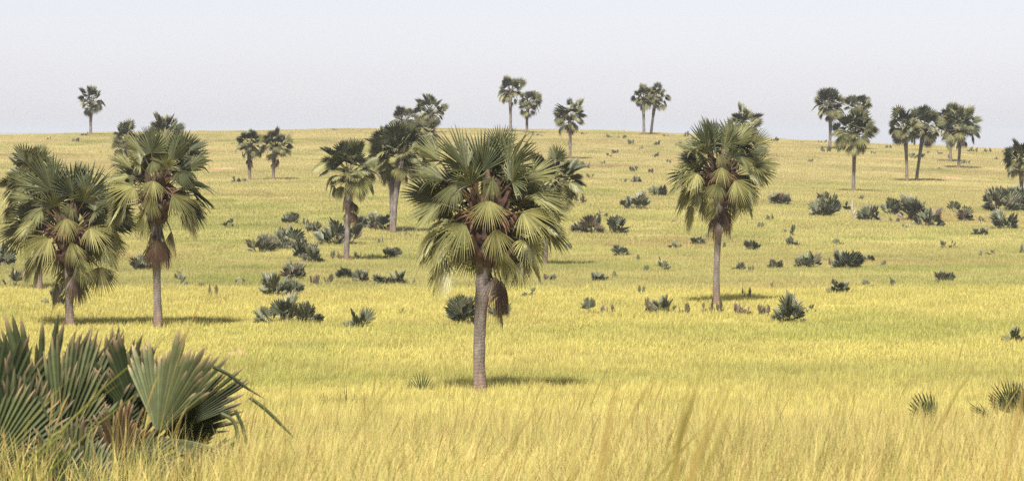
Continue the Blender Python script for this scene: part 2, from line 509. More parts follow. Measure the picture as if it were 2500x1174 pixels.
# leaf classes: petiole pitch, blade pitch, weight bend, fold, age
CLS = [(72, 64, .06, .25, .04), (52, 40, .18, .22, .06), (34, 10, .36, .2, .12), (24, -30, .45, .12, .22),
       (10, -58, .5, .1, .38), (-12, -74, .5, .05, .48), (-66, -84, 1.6, -.35, .96)]
LOD = [dict(n=25, st=[0.05, 0.3, 0.52, 0.7, 0.84, 0.93, 1.0]), dict(n=26, st=[0.06, 0.5, 0.78, 1.0]), dict(n=18, st=[0.08, 0.55, 1.0])]
_cache = {}
def leaf_meshes(cls, var, lod):
    key = (cls, var, lod)
    if key in _cache: return _cache[key]
    pp, bp, g, fold, age = CLS[cls]
    rr = random.Random(cls * 31 + var * 7 + 5)
    pp += rr.uniform(-7, 7); bp += rr.uniform(-9, 9)
    plen = rr.uniform(1.15, 1.65) if cls < 6 else rr.uniform(0.75, 1.0)
    Rr = rr.uniform(.98, 1.22) if cls < 6 else rr.uniform(.95, 1.2)
    # petiole arc
    pts = [Vector((0, 0, 0))]; n = 6
    for i in range(n):
        a = R(pp + (bp - pp) * 0.35 * (i / (n - 1)))
        pts.append(pts[-1] + Vector((math.cos(a), 0, math.sin(a))) * plen / n)
    a = R(bp)
    Xa = Vector((math.cos(a), 0, math.sin(a)))
    Za = Vector((-math.sin(a), 0, math.cos(a)))
    Ya = Vector((0, 1, 0))
    tw = R(rr.uniform(-65, 65)) * (1 if cls < 3 else .55)
    Ya, Za = Ya * math.cos(tw) + Za * math.sin(tw), Za * math.cos(tw) - Ya * math.sin(tw)
    half = R(rr.uniform(95, 120)) if cls < 3 else (R(rr.uniform(72, 100)) if cls < 5 else (R(75) if cls == 5 else R(58)))
    L = LOD[lod]
    org = pts[-1] - Xa * 0.05
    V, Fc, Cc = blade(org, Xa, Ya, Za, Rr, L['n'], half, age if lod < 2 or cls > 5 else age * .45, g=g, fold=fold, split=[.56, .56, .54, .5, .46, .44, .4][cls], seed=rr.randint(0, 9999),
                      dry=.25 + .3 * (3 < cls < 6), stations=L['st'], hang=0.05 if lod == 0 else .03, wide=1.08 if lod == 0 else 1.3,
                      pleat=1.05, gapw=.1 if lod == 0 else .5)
    sides = 6 if lod == 0 else 4
    k = 1.0 if lod < 2 else 1.5
    PV, PF = tube(pts, [0.05 * k, .034 * k, .028 * k, .025 * k, .022 * k, .022 * k, .016 * k], sides, close=False)
    if lod == 0:
        res = (mesh_of('leaf', V, Fc, [M_LEAF], Cc), mesh_of('leaf_stalk', PV, PF, [M_PETIOLE], smooth=True))
    else:
        off = len(V)
        V2 = V + PV; F2 = Fc + [tuple(i + off for i in f) for f in PF]
        C2 = Cc + [(min(1, age + .35), .8, .15, 1)] * len(PV)
        res = (mesh_of('leaf', V2, F2, [M_LEAF], C2), None)
    _cache[key] = res
    return res

def boot_mesh():
    pts = [Vector((0.12, 0, 0)), Vector((0.27, 0, 0.08)), Vector((0.40, 0, 0.26)), Vector((0.50, 0, 0.46))]
    V, Fc = tube(pts, [0.11, 0.09, 0.06, 0.035], 5)
    return mesh_of('leaf_base', V, Fc, [M_BOOT])
BOOT = boot_mesh()

def boots_joined(seed):
    rr = random.Random(seed); V, Fc = [], []
    for i in range(16):
        yaw = i * 2.4; pit = rr.uniform(-50, 40)
        M = Matrix.Rotation(yaw, 4, 'Z') @ Matrix.Rotation(R(-pit), 4, 'Y')
        z = rr.uniform(-.75, .1)
        o = len(V)
        for v in BOOT.vertices: V.append(M @ v.co + Vector((0, 0, z)))
        for p in BOOT.polygons: Fc.append(tuple(o + q for q in p.vertices))
    return mesh_of('leaf_bases', V, Fc, [M_BOOT])
BOOTS = [boots_joined(3), boots_joined(8)]

def catkin_mesh(seed):
    rr = random.Random(seed)
    V, Fc = [], []
    for b in range(6):
        yw = rr.uniform(-.5, .5)
        pts = [Vector((0.12, 0, 0.05))]; a = R(rr.uniform(10, 50))
        for i in range(5):
            pts.append(pts[-1] + Vector((math.cos(a) * math.cos(yw), math.cos(a) * math.sin(yw), math.sin(a))) * .15)
            a -= R(22)
        v, f = tube(pts, [.02, .022, .024, .024, .02, .01], 5)
        o = len(V); V += v; Fc += [tuple(o + q for q in g) for g in f]
    return mesh_of('flower_stalks', V, Fc, [M_FRUIT])
CATKIN = [catkin_mesh(1), catkin_mesh(2)]

def trunk_mesh(H, r0, lean, seed, wob=0.12, hi=False):
    rr = random.Random(seed)
    pts, rads = [], []
    n = 26 if hi else 12
    for i in range(n + 1):
        t = i / n
        x = lean[0] * (t ** 1.5) + wob * math.sin(t * 3.1 + seed) * t * (1 - t) * 2
        y = lean[1] * (t ** 1.5)
        pts.append(Vector((x, y, -0.35 + (H + 0.35) * t)))
        flare = 1 + 0.2 * math.exp(-t * 16)
        bulge = 1 + 0.28 * math.exp(-((t - 0.78) / 0.2) ** 2) - .08 * math.exp(-((t - .35) / .2) ** 2)
        r = r0 * flare * bulge * (1 + (rr.uniform(-.05, .05)))
        if hi and t < .16: r *= rr.uniform(.95, 1.12)
        rads.append(r if not hi else [r * (1 + (rr.uniform(-.09, .12) if t < .2 else rr.uniform(-.02, .02))) for _ in range(16)])
    V, Fc = tube(pts, rads, 16 if hi else 8)
    return mesh_of('trunk', V, Fc, [M_TRUNK], smooth=True), pts[-1]

PALM_GROUP = 'tall fan palms scattered over the savanna'
GA = math.pi * (3 - math.sqrt(5))
def palm(u, vb, vt, cw, label, d=None, lean=0, nl=30, dead=3, seed=1, lod=2, tw=0.22, low=1.0, ddrop=1.0, deadyaw=None, depth_lean=0, hero=None):
    p = at(u, vb, d)
    d = p.y
    H = px(vb - vt, d)
    s = (px(cw, d) / 2) / 2.12
    s = min(max(s * (1.08 if lod == 2 else 1.06), 0.5), 1.9)
    Ht = H - 2.3 * s
    t = link('fan_palm', None, loc=p)
    t.empty_display_size = 0.5
    tag(t, label, 'palm tree', PALM_GROUP)
    if lod == 0: BASES.append((p.x, p.y, .45, 4.2))
    tm, top = trunk_mesh(Ht, tw, (px(lean, d), depth_lean), seed, hi=lod == 0, wob=.15)
    link('trunk', tm, t)
    rr = random.Random(seed * 13 + 1)
    nl = int(nl * (1.75 if lod == 2 else (2.0 if hero is not None else 1.85)))
    for i in range(nl):
        f = (i + .5) / nl
        # more leaves high, fewer hanging
        q = (.55 + f ** 0.95 * 5.2) * low
        cls = min(5, int(q + rr.uniform(-.6, .6))) if q > 0 else 0
        cls = max(0, cls)
        var = rr.randint(0, 4 if lod == 0 else 2)
        lm, pm = leaf_meshes(cls, var, lod)
        yaw = i * GA + rr.uniform(-.6, .6) + seed
        if hero is not None and math.sin(yaw) < -.35:
            continue
        k = s * rr.uniform(.72, 1.12) * (.84 if hero == 0 else 1)
        loc = top + Vector((0.06 * math.cos(yaw), 0.06 * math.sin(yaw), -0.12 * cls * s + 0.1))
        rot = (rr.uniform(-.28, .28), rr.uniform(-.22, .22), yaw)
        o = link('leaf', lm, t, loc, rot, (k, k, k))
        if pm is not None:
            link('leaf_stalk', pm, o)
    if hero is not None:
        hero_leaves(t, top, s, hero, seed)
    for i in range(dead):
        yaw = (deadyaw[i % len(deadyaw)] if deadyaw else seed + i * 2.1) + rr.uniform(-.2, .2)
        lm, pm = leaf_meshes(6, rr.randint(0, 2), lod)
        k = s * rr.uniform(.8, 1.05)
        o = link('dead_leaf', lm, t, top + Vector((0.1 * math.cos(yaw), 0.1 * math.sin(yaw), -(0.35 + .45 * rr.random()) * s * ddrop)), (0, 0, yaw), (k, k, k))
        o['label'] = 'dead brown leaf hanging against the trunk'
        if pm is not None:
            link('leaf_stalk', pm, o)
    if lod == 0:
        for i in range(46):
            kb = s * rr.uniform(1.1, 1.5); link('leaf_base', BOOT, t, top + Vector((0, 0, (-1.2 + 1.5 * i / 45) * s)), (0, R(rr.uniform(-55, 20)), i * GA), (kb, kb, kb))
        for i in range(5):
            yaw = i * 1.3 + seed
            link('flower_stalks', CATKIN[i % 2], t, top + Vector((0, 0, -.1)), (0, 0, yaw), (s * 1.2,) * 3)
    else:
        link('leaf_bases', BOOTS[seed % 2], t, top, (0, 0, seed), (s, s, s))
    return t

D_ = math.radians
BASES = []
# leaves of the largest palm seen from the front: hub column/row in the photograph, depth towards the lens (m), axis angle, lean to the lens,
# radius px, half span, age, weight, split
HERO = [
 (1140, 402, .3, 128, .15, 118, 66, .05, .10, .6), (1178, 408, .0, 96, -.1, 104, 72, .03, .08, .6), (1248, 398, .1, 62, .1, 104, 78, .08, .12, .6),
 (1256, 434, .8, 52, .55, 74, 95, .12, .22, .58), (1080, 428, .3, 164, .2, 92, 62, .15, .35, .55), (1074, 492, .5, 214, .2, 100, 56, .20, .5, .5),
 (1136, 542, 1.2, 232, .3, 118, 58, .40, .55, .46), (1082, 556, .2, 252, .1, 104, 46, .30, .5, .45), (1196, 480, 1.5, 268, .5, 84, 62, .46, .4, .44),
 (1284, 512, 1.1, 318, .3, 104, 74, .44, .55, .46), (1212, 556, 1.3, 282, .3, 88, 50, .36, .4, .44), (1304, 566, .6, 286, .1, 100, 44, .34, .4, .44),
 (1230, 610, .7, 278, .1, 96, 36, .40, .4, .42), (1304, 470, .2, 340, .1, 98, 62, .2, .4, .5), (1112, 440, 1.0, 246, .4, 84, 62, .14, .5, .5),
 (1150, 440, 1.1, 110, .5, 66, 90, .1, .2, .55), (1206, 420, .9, 250, .4, 72, 50, .1, .5, .5), (1292, 430, -.2, 25, .0, 98, 66, .1, .25, .55),
 (1068, 380, -.3, 140, .0, 84, 60, .08, .2, .55), (1224, 350, -.3, 80, -.1, 64, 80, .02, .05, .6), (1328, 520, -.2, 300, .0, 96, 44, .3, .5, .5)]
def hero_leaves(t, centre, sc_, mir, seed):
    rr = random.Random(seed)
    U = 95.0 / F * sc_ / 1.31 * (.91 if mir == 0 else .97)
    for k, (u, v, dep, ang, ln, Rp, hf, ag, g, sp) in enumerate(HERO):
        jt = 0 if mir == 0 else 1
        m = -1 if mir < 0 else 1
        if jt and rr.random() < .08: continue
        hub = centre + Vector((m * (u - 1190) * U * 1.03 * (1 + jt * rr.uniform(-.15, .15)), -dep * sc_ / 1.31, (533 - v) * U * (1 + jt * rr.uniform(-.12, .12))))
        ang = (180 - ang if m < 0 else ang) + jt * rr.uniform(-14, 14)
        hf = hf * (1 + jt * rr.uniform(-.15, .15)); Rp = Rp * (1 + jt * rr.uniform(-.1, .1))
        a = R(ang)
        Xa = Vector((math.cos(a), -ln + jt * rr.uniform(-.15, .15), math.sin(a))).normalized()
        out = (hub - centre).normalized()
        Zf = (out + Vector((jt * rr.uniform(-.3, .3), -.5, .35))).normalized()
        Ya = Zf.cross(Xa).normalized(); Za = Xa.cross(Ya).normalized()
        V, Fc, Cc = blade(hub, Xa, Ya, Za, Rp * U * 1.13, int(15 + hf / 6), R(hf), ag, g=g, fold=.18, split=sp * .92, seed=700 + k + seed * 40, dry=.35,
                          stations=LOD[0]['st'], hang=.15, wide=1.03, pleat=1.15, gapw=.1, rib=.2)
        o = link('leaf', mesh_of('leaf', V, Fc, [M_LEAF], Cc), t)
        s0 = centre + Vector((0, 0, -.25 if v > 470 else .05)); mid = (s0 + hub) * .5 + Vector((0, 0, .12))
        PV, PF = tube([s0, mid, hub, hub + Xa * .15], [.045, .03, .024, .012], 6, close=False)
        link('leaf_stalk', mesh_of('leaf_stalk', PV, PF, [M_PETIOLE], smooth=True), o)
palm(1172, 965, 308, 392, 'largest fan palm, standing alone in the centre foreground', lean=16, nl=42, dead=3, seed=4, lod=0, tw=.205, ddrop=1.7, hero=0,
     deadyaw=[D_(-15), D_(10), D_(-40)])
palm(385, 803, 322, 255, 'fan palm with a thick brown skirt of dead leaves, left group', lean=4, nl=38, dead=10, seed=9, lod=0, tw=.20, ddrop=1.7, hero=-1,
     deadyaw=[D_(-90), D_(-50), D_(-130), D_(0), D_(180), D_(-20), D_(-160)])
palm(172, 775, 378, 290, 'fan palm with dead leaves trailing beside its trunk, in front of the left group', d=142, lean=-2, nl=40, dead=5, seed=17, lod=0, tw=.22, ddrop=1.3, hero=1,
     deadyaw=[D_(-30), D_(-60), D_(-10), D_(180), D_(-45)])
palm(1750, 745, 303, 228, 'fan palm with pale blotched trunk, alone right of centre', lean=10, nl=36, dead=6, seed=23, lod=0, tw=.185, ddrop=1.7, hero=-1,
     deadyaw=[D_(-60), D_(-130), D_(0), D_(170)])
palm(95, 712, 366, 165, 'fan palm partly hidden behind the left foremost palm', lean=-14, nl=34, dead=3, seed=31, lod=1, tw=.25)
palm(846, 640, 340, 140, 'slim fan palm rising out of a large grey bush', lean=6, nl=22, dead=6, seed=37, lod=1, tw=.23, ddrop=2.6)
palm(961, 572, 303, 132, 'fan palm with leaning trunk, in a pair with crossed bases', lean=22, nl=32, dead=2, seed=41, lod=1, tw=.24)
palm(958, 571, 312, 115, 'straight fan palm half hidden behind its leaning twin', lean=-6, nl=28, dead=5, ddrop=2, seed=43, lod=1, tw=.24, depth_lean=1.0)
palm(1330, 668, 380, 150, 'fan palm mostly hidden behind the right of the largest palm crown', d=225, lean=24, nl=28, dead=2, seed=47, lod=1, tw=.2)
palm(610, 443, 315, 68, 'left palm of a short pair on the left slope', nl=24, dead=5, seed=53, ddrop=2.2)
palm(667, 441, 311, 76, 'right palm of a short pair on the left slope', lean=6, nl=26, dead=6, seed=59, ddrop=2.2)
palm(222, 333, 215, 62, 'lone thin palm on the ridge at far left', d=592, nl=20, dead=1, seed=61, tw=.3)
palm(309, 440, 317, 76, 'palm peeking out behind the left group, shorter and greyer', d=440, nl=24, dead=2, seed=67)
palm(404, 455, 286, 100, 'palm whose crown top shows above the skirted palm', d=400, nl=26, dead=2, seed=71)
palm(988, 327, 258, 66, 'grey palm on the ridge left of the skyline pair near centre', d=575, nl=22, dead=1, seed=73, tw=.26)
palm(1062, 326, 232, 72, 'taller palm against the sky above the paired palms left of centre', d=575, lean=-10, nl=24, dead=1, seed=79, tw=.28)
palm(1036, 380, 286, 74, 'low grey palm crown squeezed behind the paired palms', d=490, nl=24, dead=2, seed=83)
palm(1246, 322, 185, 64, 'tallest ridge palm, left one of the skyline pair over the centre', d=588, nl=22, dead=1, seed=89, tw=.28)
palm(1286, 322, 212, 64, 'right shorter palm of the skyline pair over the centre', d=580, lean=4, nl=22, dead=2, seed=97, tw=.28)
palm(1391, 391, 240, 80, 'palm with orange dead leaf, just right of the largest palm', nl=24, dead=3, seed=101, tw=.24)
palm(1572, 329, 204, 58, 'left palm of the twin palms on the ridge right of centre', d=585, nl=22, dead=1, seed=103, tw=.28)
palm(1589, 329, 204, 60, 'right palm of the twin palms on the ridge right of centre', d=590, lean=12, nl=22, dead=1, seed=107, tw=.28)
palm(1816, 405, 250, 88, 'palm seen above the crown of the blotched palm', d=470, nl=22, dead=1, seed=109)
palm(2026, 352, 202, 72, 'tall palm with trailing skirt at the left of the right skyline cluster', d=560, nl=30, dead=5, seed=113, tw=.3)
palm(2095, 362, 223, 64, 'palm directly behind the foremost palm of the right cluster', d=560, nl=24, dead=2, seed=127, tw=.28)
palm(2084, 471, 266, 102, 'foremost palm of the right skyline cluster, base on the open slope', nl=36, dead=2, seed=131, tw=.24)
palm(2215, 445, 266, 82, 'left palm of the leaning pair on the right slope', lean=-8, nl=28, dead=2, seed=137, tw=.24)
palm(2237, 444, 262, 86, 'right palm of the pair, its trunk leaning right', lean=20, nl=30, dead=3, seed=139, tw=.24)
palm(2321, 378, 231, 70, 'rear palm of the far right pair', d=520, nl=26, dead=1, seed=149, tw=.26)
palm(2340, 413, 259, 92, 'front palm of the far right pair', lean=4, nl=28, dead=4, seed=151, tw=.26)
palm(2492, 505, 342, 90, 'palm cut by the right edge of the photo', nl=32, dead=1, seed=157, tw=.24)

# ------------------------------------------------------------------ young palm bushes
_bl = {}
def bush_leaf(pitch, var, lod):
    key = (pitch, var, lod)
    if key in _bl: return _bl[key]
    rr = random.Random(pitch * 17 + var * 3 + lod)
    a = R(pitch)
    st = rr.uniform(.3, .58)
    Xa = Vector((math.cos(a), 0, math.sin(a))); Za = Vector((-math.sin(a), 0, math.cos(a))); Ya = Vector((0, 1, 0))
    tw = R(rr.uniform(-50, 50)); Ya, Za = Ya * math.cos(tw) + Za * math.sin(tw), Za * math.cos(tw) - Ya * math.sin(tw)
    n = [18, 11][lod]
    V, Fc, Cc = blade(Xa * st, Xa, Ya, Za, 1 - st, n, R(rr.uniform(50, 80)), rr.choice([0, .05, .1, .2, .35, .75]), g=rr.uniform(.05, .25),
                      fold=rr.uniform(.1, .5), split=.74, seed=rr.randint(0, 999), dry=.4, cut=.25,
                      stations=[[0.06, .4, .74, .9, 1.0], [.08, .74, 1.0]][lod], wide=1.05, pleat=.9)
    PV, PF = tube([Vector((0, 0, -.05)), Xa * st * .5, Xa * (st + .03)], [.035, .022, .018], 4, close=False)
    off = len(V)
    me = mesh_of('leaf', V + PV, Fc + [tuple(i + off for i in f) for f in PF], [M_BUSH], Cc + [(.4, .8, .2, 1)] * len(PV))
    _bl[key] = me
    return me
PITCHES = [82, 62, 42, 22]
def leaf_plan(rr, n, w, h):
    """positions and turns of the leaves inside a footprint w wide and h high, gathered in a few uneven hearts"""
    out = []
    nh = 1 if w < 1.3 * h else (2 if w < 2.0 * h else (3 if w < 3 * h else 4))
    hearts = []
    for q in range(nh):
        c = 0 if nh == 1 else (-.5 + (q + .5) / nh + rr.uniform(-.06, .06)) * (w - .5 * h)
        hearts.append((c, rr.uniform(-.3, .3) * w, rr.choice([1, .9, .75, .62]) if nh > 1 else 1))
    if nh > 1:
        m = max(q[2] for q in hearts); hearts = [(a, b, c / m) for a, b, c in hearts]
    for i in range(n):
        hc, hy, hk = hearts[i % nh]
        yaw = rr.uniform(0, 2 * math.pi)
        rad = math.sqrt(rr.random())
        ww = w / nh * 1.15
        pit = 0 if rad < .35 else (1 if rad < .65 else (2 if rr.random() < .6 else 3))
        pit = min(3, max(0, pit + rr.choice([-1, 0, 0, 1])))
        spread = max(0, ww / 2 - h * .4)
        hh = h * hk * rr.choice([.55, .75, .85, .95, 1.0, 1.12]) * (1 - .12 * rad)
        k = min(hh / max(math.sin(R(PITCHES[pit])), .62), max(.6 * h * hk, (ww / 2 - rad * spread * .6) * 1.1 / math.cos(R(PITCHES[pit]))))
        out.append((pit, rr.randint(0, 4), Vector((hc + rad * math.cos(yaw) * spread, hy + rad * math.sin(yaw) * spread * .8, -.03)), yaw + rr.uniform(-.7, .7), k))
    return out
_lump = {}
def lump_mesh(var, sparse=False, dry=False):
    key = (var, sparse, dry)
    if key in _lump: return _lump[key]
    rr = random.Random(var + 200)
    V, Fc, Cc = [], [], []
    for pit, vr, loc, yaw, k in leaf_plan(rr, 9 if sparse else 15, 2.2, 1.0):
        lm = bush_leaf(PITCHES[pit], vr, 1)
        M = Matrix.Translation(loc) @ Matrix.Rotation(yaw, 4, 'Z') @ Matrix.Scale(k, 4)
        o = len(V)
        cd = lm.attributes['shade'].data
        for i, v in enumerate(lm.vertices):
            V.append(M @ v.co); c = cd[i].color
            Cc.append((max(c[0], .8) if dry else c[0], c[1], c[2], 1))
        for p in lm.polygons: Fc.append(tuple(o + q for q in p.vertices))
    me = mesh_of('palm_bush', V, Fc, [M_BUSH], Cc)
    _lump[key] = me
    return me

BUSH_GROUP = 'low palm bushes scattered over the savanna'
